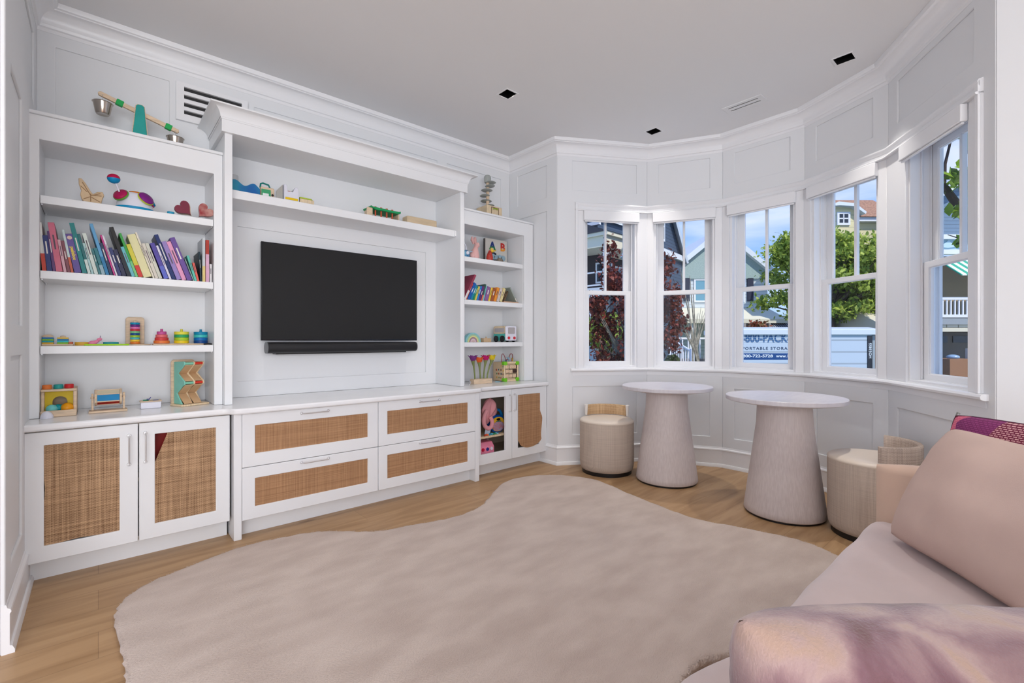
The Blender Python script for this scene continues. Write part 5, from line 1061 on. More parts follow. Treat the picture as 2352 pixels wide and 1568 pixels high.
def book(name, x, th, H, lean, c, c2, y0, z, D, where, prev, nxt, group, rnd):
    a = rad(lean); ca, sa = math.cos(a), math.sin(a)
    if lean >= 0: M_ = frame((x, y0, z), (ca, 0, sa), (0, 1, 0), (-sa, 0, ca))
    else: M_ = frame((x+th/ca, y0, z), (ca, 0, sa), (0, 1, 0), (-sa, 0, ca)) @ Matrix.Translation((-th, 0, 0))
    lab = '%s book on the %s bookshelf, %s' % (name, where[1], 'right of the %s one' % prev if prev else 'first from the left')
    if len(lab.replace('-', ' ').split()) > 16: lab = '%s book on the %s bookshelf, beside the %s one' % (name, where[1], prev)
    t = thing('book', lab, 'book', M_ @ Vector((th/2, .05, 0)), group); e = .0016
    if th < .006: e = .001
    b = MB(M_); b.box(0, th, 0, .002, 0, H); b.box(0, e, .002, D, 0, H); b.box(th-e, th, .002, D, 0, H); b.build('cover', paint(c, .38), t, bevel=.0008, seg=1)
    b = MB(M_); b.box(e, th-e, .002, D-.004, .002, H-.003); b.build('pages', PAGES, t)
    if c2:
        f = .36 if name != 'red and pink-lettered' else .66
        b = MB(M_); b.box(.0002, th-.0002, -.0005, .001, .0005, H*f); b.build('spine_band', paint(c2, .4), t)
    else:
        lum = sum(c)/3; tc_ = (232, 228, 220) if lum < 130 else (96, 84, 96)
        b = MB(M_); w2 = th*.26; h0 = H*rnd.uniform(.42, .5); b.box(th/2-w2/2, th/2+w2/2, -.0004, .001, h0, h0+H*rnd.uniform(.24, .38))
        if name != 'purple yellow-lettered' and name != 'thick pale yellow': b.build('spine_mark', paint(tc_, .5), t)
    if name == 'purple yellow-lettered':
        b = MB(); text_mb(b, 'peekaboo', .019, M_ @ frame((th/2, -.0004, H*.50), (0, 0, -1), (1, 0, 0), (0, -1, 0)), xs=.85, bold=.0006, extrude=.0003); b.build('spine_title', paint((236, 210, 60)), t)
        b = MB(M_); b.lathe([(.001, 0), (.009, 0), (.009, -.0005), (.001, -.0005)], (th/2, 0, H*.9), 20, 1); b.build('spine_picture', paint((224, 196, 180)), t)
    return t
rnd = random.Random(2)
def names(L): return [l[0] for l in L]
for L, y0, z, D, where, g in ((LB, 3.085, 1.3830, .19, ('second', 'left'), 'books on the left shelf unit'), (RB, 3.10, 1.3850, .16, ('second', 'right'), 'books on the right shelf unit')):
    nn_ = names(L)
    for i, l in enumerate(L):
        book(*l[:5], l[5], l[6], y0+rnd.uniform(0, .006), z, D*rnd.uniform(.86, 1), where, nn_[i-1] if i else None, nn_[i+1] if i < len(L)-1 else None, g, rnd)
z = 1.3845
t = thing('board_book', 'flat tan board book lying at the right end of the books in the right unit', 'book', (2.72, 3.12, z), 'books on the right shelf unit'); b = MB(); b.box(2.635, 2.800, 3.10, 3.24, z, z+.012); b.build('block', paint((206, 166, 136)), t, bevel=.001)
a = rad(33); M_ = frame((2.79, 3.10, z+.0125), (math.cos(a), 0, math.sin(a)), (0, 1, 0), (-math.sin(a), 0, math.cos(a))) @ Matrix.Translation((-.014, 0, .010))
t = thing('board_book', 'grey green board book leaning left over a flat tan book', 'book', (2.77, 3.12, z+.013), 'books on the right shelf unit'); b = MB(M_); b.box(0, .012, 0, .14, 0, .142); b.build('block', paint((150, 160, 152)), t, bevel=.0012); b = MB(M_); b.box(.002, .010, -.0006, .0005, .006, .034); b.build('label', PAGES, t)
M_ = frame((2.66, 3.14, z+.0125), (math.cos(rad(-28)), 0, math.sin(rad(-28))), (0, 1, 0), (-math.sin(rad(-28)), 0, math.cos(rad(-28))))
t = thing('picture_book', 'dark patterned picture book tucked behind the grey green board book', 'book', (2.66, 3.17, z+.013), 'books on the right shelf unit'); b = MB(M_); b.box(0, .008, 0, .09, .001, .11); b.build('block', mat('dark_floral', (60, 50, 40), .5, c2=(150, 120, 90), scale=60), t)

# ------------------------------------------------------------------ things inside the open right base cabinet
PK = mat('dusty_pink_fabric', (222, 152, 158), .8, bump=.2, bscale=200)
t = thing('fabric_bag', 'crumpled dusty pink fabric bag stuffed behind the missing cane panel of the right cabinet', 'bag', (2.30, 2.98, .40))
def bag(u, v):
    a = 2*PI*u; r = .062+.016*math.sin(3*a+5*v)+.008*math.sin(7*a-6*v); k = math.sin(PI*min(.999, max(.001, v)))**.6
    return (2.372+.045*(v-.5)+r*k*math.cos(a)*1.05, 3.0+r*k*math.sin(a)*.8, .375+.215*v)
b = MB(); b.grid(bag, 36, 20); b.build('body', PK, t, smooth=True, angle=80)
b = MB(); b.tube(spl([(2.32, 2.95, .50), (2.288, 2.94, .45), (2.286, 2.935, .395), (2.318, 2.93, .362), (2.352, 2.93, .372), (2.366, 2.935, .41), (2.352, 2.945, .45)]), .017, 14); b.build('strap', PK, t, smooth=True)
t = thing('toy_player', 'round blue and yellow toy music player with a carrying handle inside the right cabinet', 'toy', (2.45, 2.98, .306))
def rpoly(cx, cz, hx, hz, p, n=36): return [(cx+hx*math.copysign(abs(math.cos(2*PI*i/n))**p, math.cos(2*PI*i/n)), cz+hz*math.copysign(abs(math.sin(2*PI*i/n))**p, math.sin(2*PI*i/n))) for i in range(n)]
BL = paint((0, 76, 160), .3); b = MB(); b.prism(rpoly(2.452, .378, .072, .072, .8), 2.965, 3.03, 1); b.build('body', BL, t, bevel=.005)
b = MB(); b.tube([(2.392, 2.995, .41), (2.398, 2.995, .455), (2.42, 2.995, .484), (2.455, 2.995, .490), (2.49, 2.995, .484), (2.512, 2.995, .455), (2.518, 2.995, .41)], .012, 12); b.build('handle', paint((20, 110, 170), .3), t, smooth=True)
b = MB(); b.prism(rpoly(2.452, .376, .062, .058, .8), 2.961, 2.9648, 1); b.build('ring', paint((236, 184, 40), .35), t); b = MB(); b.prism(rpoly(2.452, .360, .056, .036, .75), 2.957, 2.9608, 1); b.build('picture', mat('picture_print', (170, 166, 200), .4, c2=(200, 120, 120), scale=60), t)
b = MB(); b.prism(rpoly(2.452, .415, .020, .010, 1), 2.957, 2.9608, 1); b.build('screen', BLACK, t)
for q in range(3): b = MB(); b.box(2.430+.018*q, 2.443+.018*q, 2.956, 2.9608, .396, .403); b.build('button', paint((20, 120, 120)), t)
o = MB(frame((2.318, 2.935, .3065), (1, 0, .0), (0, 1, 0))).prism([(-.028, 0), (.024, 0), (.040, .060), (-.012, .078)], 0, .006, 1).build('plastic_card', mat('pale_blue_card', (190, 204, 222), .3), bevel=.002); tag(o, 'pale blue plastic card leaning under the pink bag in the right cabinet', 'card')
for q, (x, c) in enumerate(((2.285, (210, 60, 40)), (2.300, (226, 120, 40)), (2.33, (30, 150, 180)), (2.35, (90, 180, 200)), (2.375, (40, 150, 90)), (2.395, (120, 190, 220)))):
    o = MB().tube([(x-.014, 2.91+.01*(q % 2), .311), (x, 2.922, .318), (x+.018, 2.915, .311)], .0055, 8).build('toy_piece', paint(c), smooth=True); tag(o, 'small %s toy piece on the inner shelf of the right cabinet' % ['red', 'orange', 'teal', 'pale teal', 'green', 'light blue'][q], 'toy', 'small toy pieces in the right cabinet')
t = thing('toy_case', 'pink plastic toy case with round buttons at the bottom of the right cabinet', 'toy', (2.30, 2.97, .12)); b = MB(); b.prism([(2.93, .119), (3.05, .119), (3.05, .250), (2.96, .250), (2.93, .215)], 2.20, 2.385, 0); b.build('body', paint((240, 140, 168), .3), t, bevel=.006)
for x, c in ((2.225, (226, 214, 226)), (2.270, (190, 20, 60)), (2.315, (40, 50, 130)), (2.355, (226, 214, 226))): b = MB(); b.lathe([(.002, 0), (.014, 0), (.012, -.006), (.002, -.006)], (x, 2.9295, .198), 20, 1); b.build('button', paint(c, .3), t, smooth=True)
o = MB().tube([(2.375, 3.06, .13), (2.395, 3.06, .17), (2.415, 3.06, .21), (2.418, 3.06, .255), (2.405, 3.06, .285)], .015, 12, [.02, .015, .026, .016, .018]).build('toy_figure', mat('mauve_grey', (150, 120, 122), .6), smooth=True); tag(o, 'mauve grey toy figure standing behind the pink case in the right cabinet', 'toy')
o = MB().box(.20, .29, 2.98, 3.04, .43, .60).build('storage_box', paint((170, 30, 24)), bevel=.004); tag(o, 'red toy box just visible behind the peeling cane of the second cabinet door', 'box')
o = MB().box(.05, .5, 3.02, 3.2, .3935, .43).build('storage_tray', BLACK, bevel=.004); tag(o, 'dark tray under the red toy box in the left base cabinet', 'tray')

# ------------------------------------------------------------------ outside
cM = frame((0, 0, 0), (math.cos(YAW), -math.sin(YAW), 0), (math.sin(YAW), math.cos(YAW), 0))     # street frame: x along the street, y away from the house
GZ = -1.15
def st_loc(x, y, z): return cM @ Vector((x, y, z))
b = MB(cM); b.box(-12, 60, 4.9, 60, GZ-.2, GZ); struct(b.build('ground', mat('asphalt', (112, 112, 114), .9, var=.06, scale=3)))
b = MB(cM); b.box(-8, 40, 22, 27.5, GZ, GZ+.04); b.box(-2, 12, 5, 9, GZ, GZ+.03); o = b.build('lawn', mat('lawn_green', (92, 120, 56), .9, var=.2, scale=20)); tag(o, 'strips of green lawn along the street', 'grass', kind='stuff')
# storage container
t = thing('storage_container', 'white portable storage container with blue lettering parked in front of the green tree', 'container', st_loc(6.3, 11, GZ))
CWH = siding_mat('container_shaded_white', (184, 200, 218), .26, .84)  # white container; its bluish shade is put into the base colour
x0, x1, y0, y1 = 4.93, 8.02, 10.5, 11.95
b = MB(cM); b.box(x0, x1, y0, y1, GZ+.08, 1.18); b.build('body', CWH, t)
b = MB(cM); b.prism([(y0-.05, 1.18), (y0-.05, 1.30), (y0+.3, 1.36), (y1-.3, 1.36), (y1+.05, 1.30), (y1+.05, 1.18)], x0-.05, x1+.16, 0); b.build('roof', mat('container_roof', (206, 216, 226), .4), t, bevel=.01)
b = MB(cM); b.box(x1-.10, x1, y0-.02, y0, GZ+.1, 1.16); b.build('corner_post', mat('dark_strip', (34, 36, 46), .5), t)
b = MB(cM); b.box(x1+.001, x1+.12, y0+.05, y1, GZ+.08, 1.18); b.build('door', mat('grey_door', (150, 160, 168), .5), t, bevel=.02)
NB = mat('container_blue', (22, 84, 140), .5)
def sign(body, x0_, x1_, z, size, m_, nm, bold=0, sp=1):
    b = MB(); text_mb(b, body, size, cM @ frame((0, y0-.0035, z), (1, 0, 0), (0, 0, 1), (0, -1, 0)), bold=bold, extrude=.001, spacing=sp, fit=(sx(x0_), sx(x1_))); return b.build(nm, m_, t)
k = 10.5/1082                                                     # metres per reference pixel at that distance
sx = lambda u: (u-1176)*k
sz = lambda v: 1.06-(v-781)*k
sign('1-800-PACK-RAT', 1697, 1857, sz(777), .275, NB, 'big_lettering', bold=.007)
b = MB(cM)
for q in range(4): b.box(sx(1690), sx(1862), y0-.0062, y0-.0052, sz(771)-.045*q, sz(771)-.045*q+.0035)
b.build('lettering_lines', mat('line_white', (206, 218, 230), .5), t)
sign('PORTABLE STORAGE', 1705, 1824, sz(800), .085, mat('letter_navy', (52, 72, 104), .5), 'small_lettering', bold=.0012, sp=1.25)
b = MB(cM); b.box(sx(1655), sx(1880), y0-.0018, y0-.0005, sz(826), sz(811)); b.build('blue_band', mat('band_blue', (14, 66, 128), .5), t)
sign('1-800-722-5728', 1698, 1775, sz(817.5), .085, mat('letter_white', (224, 232, 240), .5), 'phone_lettering', bold=.002)
sign('www.1800packrat.com', 1782, 1878, sz(817.5), .085, mat('letter_white', (224, 232, 240), .5), 'web_lettering', bold=.002)
b = MB(); text_mb(b, 'HO53855', .085, cM @ frame((x1-.05, y0-.024, sz(805)), (0, 0, 1), (-1, 0, 0), (0, -1, 0)), xs=1, bold=.001, extrude=.003); b.build('number_lettering', mat('letter_white', (224, 232, 240), .5), t)

def house_win(t, M_, x0, x1, z0, z1, y, frame_m, glass_m, bars=1, nm='window', rows=2):
    b = MB(M_); b.slab(x0, x1, z0, z1, [(x0+.10, x1-.10, z0+.10, z1-.10)], y-.05, y+.02); f = b.build(nm, frame_m, t)
    g = MB(M_); g.box(x0+.1, x1-.1, y-.02, y, z0+.1, z1-.1); g.build('pane', glass_m, f)
    if bars:
        q = MB(M_)
        for i in range(1, rows): zz = z0+(z1-z0)*i/rows; q.box(x0+.1, x1-.1, y-.04, y-.021, zz-.03, zz+.03)
        if bars > 1: xx = (x0+x1)/2; q.box(xx-.025, xx+.025, y-.04, y-.021, z0+.1, z1-.1)
        q.build('glazing_bar', frame_m, f)
    return f
HW = mat('house_trim', (226, 230, 234), .6); HG = mat('house_glass', (40, 48, 58), .1, spec=.6); BG = mat('bright_glass', (110, 160, 180), .1)
# house A: cream porch house, corner towards us
cxA, cyA = 5.2, 25.9; r2 = math.sqrt(.5)
MA = cM @ frame((cxA, cyA, 0), (r2, r2, 0), (-r2, r2, 0))           # local x runs right-away, local y left-away; the faces are y=0 and x=0
t = thing('house', 'cream porch house with a slate blue upper storey, beyond the first bay window', 'house', MA @ Vector((3, 3, GZ)), 'houses across the street')
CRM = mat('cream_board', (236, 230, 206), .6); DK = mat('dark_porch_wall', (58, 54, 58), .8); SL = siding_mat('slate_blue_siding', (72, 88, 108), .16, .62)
b = MB(MA); b.box(0, 6, 0, 6, 6.25, 7.0); b.box(-.15, 6, -.15, 6, 6.85, 7.05); b.build('fascia', CRM, t)
b = MB(MA); b.prism([(-.2, 7.05), (6, 7.05), (6, 8.6), (2.2, 8.0)], -.2, 6, 0); b.build('porch_roof', mat('dark_shingle', (62, 64, 72), .9), t)
b = MB(MA); b.box(1.9, 7, 1.9, 7, 7.2, 11.5); b.build('upper_storey', SL, t)
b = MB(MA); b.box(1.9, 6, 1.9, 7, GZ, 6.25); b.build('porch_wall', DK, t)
for (x, y) in ((.02, .02), (.02, 2.6), (2.8, .02), (5.5, .02), (.02, 5.4)): b = MB(MA); b.box(x, x+.26, y, y+.26, 3.95, 6.25); b.build('porch_post', HW, t)
b = MB(MA); b.box(-.05, 6, -.05, 6, 3.75, 4.0); b.box(-.05, .0, 0, 6, 3.5, 3.75); b.box(0, 6, -.05, 0, 3.5, 3.75); b.build('porch_floor', HW, t)
b = MB(MA)
for zz in (4.12, 4.84): b.box(.08, .16, .2, 6, zz, zz+.08); b.box(.2, 6, .08, .16, zz, zz+.08)
b.build('railing', HW, t)
b = MB(MA); b.box(.02, 1.9, 0.3, 6, GZ, 3.5); b.box(.3, 6, .02, 1.9, GZ, 3.5); b.build('lower_wall', siding_mat('cream_siding', (206, 204, 196), .2, .8), t)
Mx = MA @ frame((0, 0, 0), (0, 1, 0), (1, 0, 0))
b = MB(MA); b.box(-.03, .02, .7, 3.4, GZ+.1, 1.35); b.build('garage_door', mat('garage_white', (200, 206, 212), .5), t)
f = MB(MA); f.slab(0, 1, 0, 1, [], 0, 1) if False else None
house_win(t, Mx, .8, 2.0, 4.5, 5.75, 1.86, HW, HG, 1); house_win(t, MA, 3.3, 4.5, 4.4, 5.75, 1.86, HW, BG, 1); house_win(t, Mx, 1.0, 2.2, 1.9, 3.1, -.02, HW, HG, 1); house_win(t, MA, 2.0, 3.2, .2, 1.6, -.02, HW, BG, 1)
b = MB(MA); b.prism([(1.7, 8.4), (2.0, 8.5), (2.0, 8.7), (1.7, 8.6)], 1.6, 7, 0); b.box(1.6, 1.8, 1.6, 7, 8.0, 8.2); b.box(1.6, 1.7, 1.7, 7, 8.7, 8.8); b.build('balcony_rail', HW, t)
# house D: slate gable, face running right and away
MD = cM @ frame((7.0, 22.0, 0), (.63, .777, 0), (.05, 1, 0))
t = thing('house', 'slate blue house with a steep gable and white eave band', 'house', MD @ Vector((0, 1, GZ)), 'houses across the street')
b = MB(MD); b.prism([(-2.5, GZ), (2.7, GZ), (2.7, 5.2), (.1, 8.3), (-2.5, 5.2)], 0, 3, 1); b.build('wall', SL, t)
b = MB(MD); b.box(-2.6, 2.95, -.25, 0, 5.05, 5.32); b.build('eave_band', HW, t)
for sg_ in (-1, 1): b = MB(MD); b.prism([(.1, 8.3), (.1, 8.75), (.1+sg_*3.2, 5.0), (.1+sg_*2.9, 4.95)], -.45, 3.1, 1); b.build('roof', mat('pale_rake', (196, 206, 214), .6), t)
house_win(t, MD, -.35, .35, 5.7, 7.1, -.02, HW, HG, 1)
# house B: pale gable house facing us
t = thing('house', 'pale green and white gabled house with navy shutters across the street', 'house', st_loc(12.5, 29, GZ), 'houses across the street')
PS = siding_mat('pale_siding', (206, 216, 220), .2, .82); SH = mat('sage_shingle', (152, 172, 168), .8, var=.06, scale=30)
b = MB(cM); b.prism([(9.65, GZ), (15.4, GZ), (15.4, 5.15), (9.65, 5.15)], 28.4, 33, 1); b.build('wall', PS, t)
b = MB(cM); b.prism([(9.65, 4.75), (15.4, 4.75), (15.4, 5.15), (12.53, 7.45), (9.65, 5.15)], 28.3, 33, 1); b.build('gable', SH, t)
for sg_ in (-1, 1): b = MB(cM); b.prism([(12.53, 7.45), (12.53, 7.8), (12.53+sg_*3.35, 5.1), (12.53+sg_*3.2, 4.85)], 28.0, 33.2, 1); b.build('roof', mat('white_rake', (214, 222, 228), .6), t)
house_win(t, cM, 10.95, 12.2, 3.35, 4.75, 28.38, HW, BG, 1); house_win(t, cM, 12.6, 14.0, 3.35, 4.75, 28.38, HW, BG, 1)
for x in (10.33, 14.15): b = MB(cM); b.box(x, x+.36, 28.3, 28.36, 3.4, 4.8); b.build('shutter', mat('navy_shutter', (30, 38, 62), .6), t)
b = MB(cM); b.box(9.8, 15.4, 26.3, 28.4, 2.02, 2.25); b.prism([(26.3, 2.25), (28.4, 2.25), (28.4, 3.0)], 9.8, 15.4, 0); b.build('porch_roof', mat('cream_fascia', (216, 212, 190), .6), t)
for x in (10.0, 12.0, 13.5): b = MB(cM); b.box(x, x+.2, 26.5, 26.7, GZ, 2.02); b.build('porch_post', HW, t)
o = MB(cM).box(12.6, 14.4, 26.2, 26.26, .6, 2.0).build('curtain', stripe_mat('dark_stripe', ((30, 30, 36), (150, 144, 140)), .28)); attach(o, t)
b = MB(cM); b.put([(14.2, 25.2, 1.15), (16.2, 25.2, 1.15), (15.6, 26.6, 2.05), (14.2, 26.6, 2.05), (14.2, 25.2, 1.10), (16.2, 25.2, 1.10), (15.6, 26.6, 2.0), (14.2, 26.6, 2.0)], [(0, 1, 2, 3), (4, 5, 6, 7), (0, 1, 5, 4), (1, 2, 6, 5), (2, 3, 7, 6), (3, 0, 4, 7)]); b.build('awning', stripe_mat('awning_dark', ((40, 40, 48), (140, 142, 150)), .12), t)
b = MB(cM); b.box(15.6, 17.6, 28.0, 30, GZ, 2.5); b.build('side_wing', siding_mat('yellow_siding', (214, 190, 136), .2, .75), t)
# stairs
t = thing('porch_stairs', 'white railed porch stairs seen low through the second bay window', 'stairs', st_loc(6.2, 16.5, GZ))
b = MB(cM)
for q in range(8): b.box(6.0, 7.3, 15.6+.28*q, 15.9+.28*q, GZ, GZ+.19*(q+1))
b.build('step', mat('grey_step', (120, 112, 104), .8), t)
b = MB(cM); b.box(5.88, 6.06, 15.45, 15.63, GZ, .78); b.build('newel_post', HW, t, bevel=.01); b = MB(cM); b.box(5.92, 6.0, 17.75, 17.85, GZ+1.4, 1.18); b.build('newel_post', HW, t)
b = MB(cM); b.tube([(5.97, 15.6, .68), (5.97, 17.8, 1.12)], .04, 8); b.tube([(5.97, 15.6, -.2), (5.97, 17.8, .3)], .03, 8); b.tube([(5.97, 17.8, 1.12), (7.6, 17.8, 1.12)], .04, 8); b.build('handrail', HW, t)
for q in range(9): b = MB(cM); yy = 15.75+.22*q; b.box(5.955, 5.985, yy, yy+.03, -.2+.22*(yy-15.6), .66+.2*(yy-15.6)); b.build('baluster', HW, t)
for q in range(5): b = MB(cM); b.box(6.2+.22*q, 6.24+.22*q, 17.78, 17.82, .1, 1.1); b.build('baluster', HW, t)
# house C: yellow house, brown roof
t = thing('house', 'pale yellow house with a brown roof and a small dormer', 'house', st_loc(18, 25, GZ), 'houses across the street')
YS = siding_mat('yellow_cream_siding', (222, 212, 166), .3, .88)
b = MB(cM); b.box(16.1, 19.0, 23.6, 26.5, GZ, 7.1); b.build('wall', YS, t); b = MB(cM); b.box(16.0, 19.2, 23.3, 23.6, 6.95, 7.15); b.build('gutter', HW, t)
b = MB(cM); b.prism([(23.2, 7.15), (25.2, 8.55), (27, 7.15)], 16.1, 19.3, 0); b.build('roof', mat('brown_shingle', (156, 118, 94), .9, var=.12, scale=12), t)
b = MB(cM); b.box(15.95, 17.0, 23.2, 25.0, 6.2, 7.62); b.build('dormer', YS, t); b = MB(cM); b.prism([(15.7, 7.72), (15.9, 7.80), (16.7, 7.72), (17.25, 7.30), (17.2, 7.2), (16.65, 7.58), (15.95, 7.62), (15.7, 7.6)], 22.9, 25.0, 1); b.build('dormer_roof', mat('white_rake', (214, 222, 228), .6), t)
house_win(t, cM, 15.98, 16.62, 6.72, 7.36, 23.18, HW, HG, 2)
b = MB(cM); b.cyl(tuple((18.85, 23.5, GZ)), .06, 8.0, 10); b.build('downspout', HW, t)
t = thing('porch', 'open porch with a pale canopy and white post, right of the storage container', 'porch', st_loc(11, 14.5, GZ))
b = MB(cM); b.prism([(13.5, 1.35), (17, 1.35), (17, 1.5), (15.3, 2.3), (13.5, 1.5)], 10.6, 11.95, 0); b.build('canopy', mat('pale_canopy', (206, 198, 176), .7), t)
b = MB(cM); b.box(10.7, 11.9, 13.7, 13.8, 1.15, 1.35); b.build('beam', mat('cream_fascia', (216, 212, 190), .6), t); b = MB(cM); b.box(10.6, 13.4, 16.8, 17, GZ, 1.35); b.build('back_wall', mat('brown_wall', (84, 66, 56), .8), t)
for x in (10.95, 11.7): b = MB(cM); b.box(x, x+.16, 13.6, 13.76, GZ, .62 if x < 12 else 1.3); b.build('post', HW, t)
# house E: blue gable, awning, balcony, garage
t = thing('house', 'blue house with a green striped awning, white balcony and garage', 'house', st_loc(19.5, 20.5, GZ), 'houses across the street')
BS = siding_mat('blue_siding', (112, 136, 158), .16, .8)
b = MB(cM); b.prism([(17.3, 5.4), (23, 5.4), (23, 6.8), (20.2, 8.2), (17.3, 6.5)], 20.5, 21.1, 1); b.build('gable', BS, t)
b = MB(cM); b.prism([(17.1, 6.45), (20.2, 8.3), (23.2, 6.7), (23.2, 6.95), (20.2, 8.6), (17.1, 6.7)], 20.0, 21.1, 1); b.build('roof', HW, t)
b = MB(cM); b.box(17.3, 23, 20.35, 21.1, 4.95, 5.45); b.build('frieze', mat('pale_blue_board', (160, 194, 206), .6), t)
b = MB(cM); b.box(17.2, 23.1, 20.2, 20.4, 5.4, 5.6); b.box(17.2, 23.1, 20.2, 20.4, 4.75, 4.95); b.build('band', HW, t)
b = MB(cM); b.prism([(18.3, 5.10), (18.55, 5.17), (18.75, 5.30), (18.82, 5.38), (18.92, 5.26), (19.2, 5.18), (19.45, 5.26), (19.42, 5.12), (19.4, 5.0), (19.2, 5.09), (18.8, 5.04)], 20.30, 20.345, 1); b.build('dolphin_relief', mat('relief_blue', (186, 214, 226), .6), t)
b = MB(cM); b.box(17.8, 23, 21.6, 21.9, GZ, 4.9); b.build('wall', mat('tan_wall', (170, 146, 112), .8), t)
b = MB(cM); b.put([(18.3, 19.2, 3.75), (23, 19.2, 3.75), (23, 20.3, 4.55), (18.3, 20.3, 4.55), (18.3, 19.2, 3.70), (23, 19.2, 3.70), (23, 20.3, 4.5), (18.3, 20.3, 4.5)], [(0, 1, 2, 3), (4, 5, 6, 7), (0, 1, 5, 4), (1, 2, 6, 5), (2, 3, 7, 6), (3, 0, 4, 7)]); b.build('awning', stripe_mat('green_stripe', ((40, 160, 130), (232, 236, 232)), .36), t)
b = MB(cM); b.box(17.2, 23.1, 19.8, 21.6, 1.72, 1.98); b.build('balcony_floor', mat('grey_floor', (150, 158, 162), .7), t)
b = MB(cM); b.box(17.2, 23.1, 19.84, 19.92, 2.76, 2.88); b.box(17.2, 23.1, 19.84, 19.92, 2.02, 2.14); b.build('balcony_rail', HW, t)
for q in range(34): b = MB(cM); xx = 17.3+.17*q; b.box(xx, xx+.055, 19.86, 19.90, 2.14, 2.78); b.build('baluster', HW, t)
b = MB(cM); b.box(17.2, 23.1, 19.9, 20.0, 1.42, 1.58); b.build('garage_beam', mat('cream_fascia', (216, 212, 190), .6), t)
for q in range(6): b = MB(cM); b.box(17.4+.5*q, 17.86+.5*q, 19.92, 19.97, 1.60, 1.72); b.build('light_panel', CRM, t)
b = MB(cM); b.box(17.3, 23, 21.4, 21.5, GZ, 1.42); b.build('garage_wall', mat('garage_taupe', (128, 122, 110), .7), t)
for x in (17.9, 18.95, 20.0): b = MB(cM); b.box(x, x+.8, 21.36, 21.39, .95, 1.25); b.build('garage_window', HG, t)
for (x0_, x1_, y_, h_, c, lab) in ((17.85, 18.75, 19.2, .30, (150, 112, 84), 'brown cardboard box stacked before the garage'), (18.95, 19.9, 19.0, .20, (176, 158, 150), 'pale carton before the garage, under the glass cabinet')):
    o = MB(cM).box(x0_, x1_, y_, y_+.8, GZ, h_).build('cardboard_box', paint(c, .8), bevel=.01); tag(o, lab, 'box', 'boxes before the garage')
o = MB(cM).box(18.95, 19.85, 19.1, 19.7, .2005, .72).build('display_case', mat('case_white', (196, 200, 204), .4), bevel=.01); tag(o, 'white glass fronted case standing on a pale carton before the garage', 'cabinet')
o = MB(cM).ball((18.25, 19.5, .36), .22, 14, sz=.5).build('plastic_bag', mat('blue_bag', (140, 170, 200), .3), smooth=True); tag(o, 'crumpled pale blue plastic bag on the cardboard box', 'bag')

# ------------------------------------------------------------------ trees and shrubs
def leaf_mat(name, c, c2, tr=.25):
    if name in _m: return _m[name]
    m = mat(name, c, .5, spec=.35); nt = m.node_tree; bs = nt.nodes['Principled BSDF']; oi = nd(nt, 'ShaderNodeNewGeometry'); r = nd(nt, 'ShaderNodeValToRGB')
    nt.links.new(oi.outputs['Random Per Island'], r.inputs[0]); r.color_ramp.elements[0].color = lin(c2); r.color_ramp.elements[1].color = lin(c); nt.links.new(r.outputs[0], bs.inputs['Base Color'])
    tr_ = nd(nt, 'ShaderNodeBsdfTranslucent'); nt.links.new(r.outputs[0], tr_.inputs[0]); mx = nd(nt, 'ShaderNodeMixShader'); mx.inputs[0].default_value = tr
    o = nt.nodes['Material Output']; nt.links.new(bs.outputs[0], mx.inputs[1]); nt.links.new(tr_.outputs[0], mx.inputs[2]); nt.links.new(mx.outputs[0], o.inputs[0]); return m
BARK = mat('bark', (106, 92, 78), .9, var=.15, scale=10, bump=.5, bscale=30); BARKP = mat('pale_bark', (140, 132, 118), .9, var=.2, scale=14)
def leaves(b, rnd, pts, size, flat=.5):
    for (x, y, z) in pts:
        s = size*rnd.uniform(.6, 1.25); a = rnd.uniform(0, 2*PI); n = Vector((rnd.gauss(0, 1), rnd.gauss(0, 1), rnd.gauss(0, 1)+flat*2)).normalized()
        u = n.cross(Vector((math.cos(a), math.sin(a), .1))).normalized(); v = n.cross(u); p = Vector((x, y, z))
        b.put([p-u*s*.5, p-u*s*.1+v*s*.28+n*s*.05, p+u*s*.28+v*s*.2, p+u*s*.55, p+u*s*.28-v*s*.2, p-u*s*.1-v*s*.28+n*s*.05], [(0, 1, 2, 3, 4, 5)])
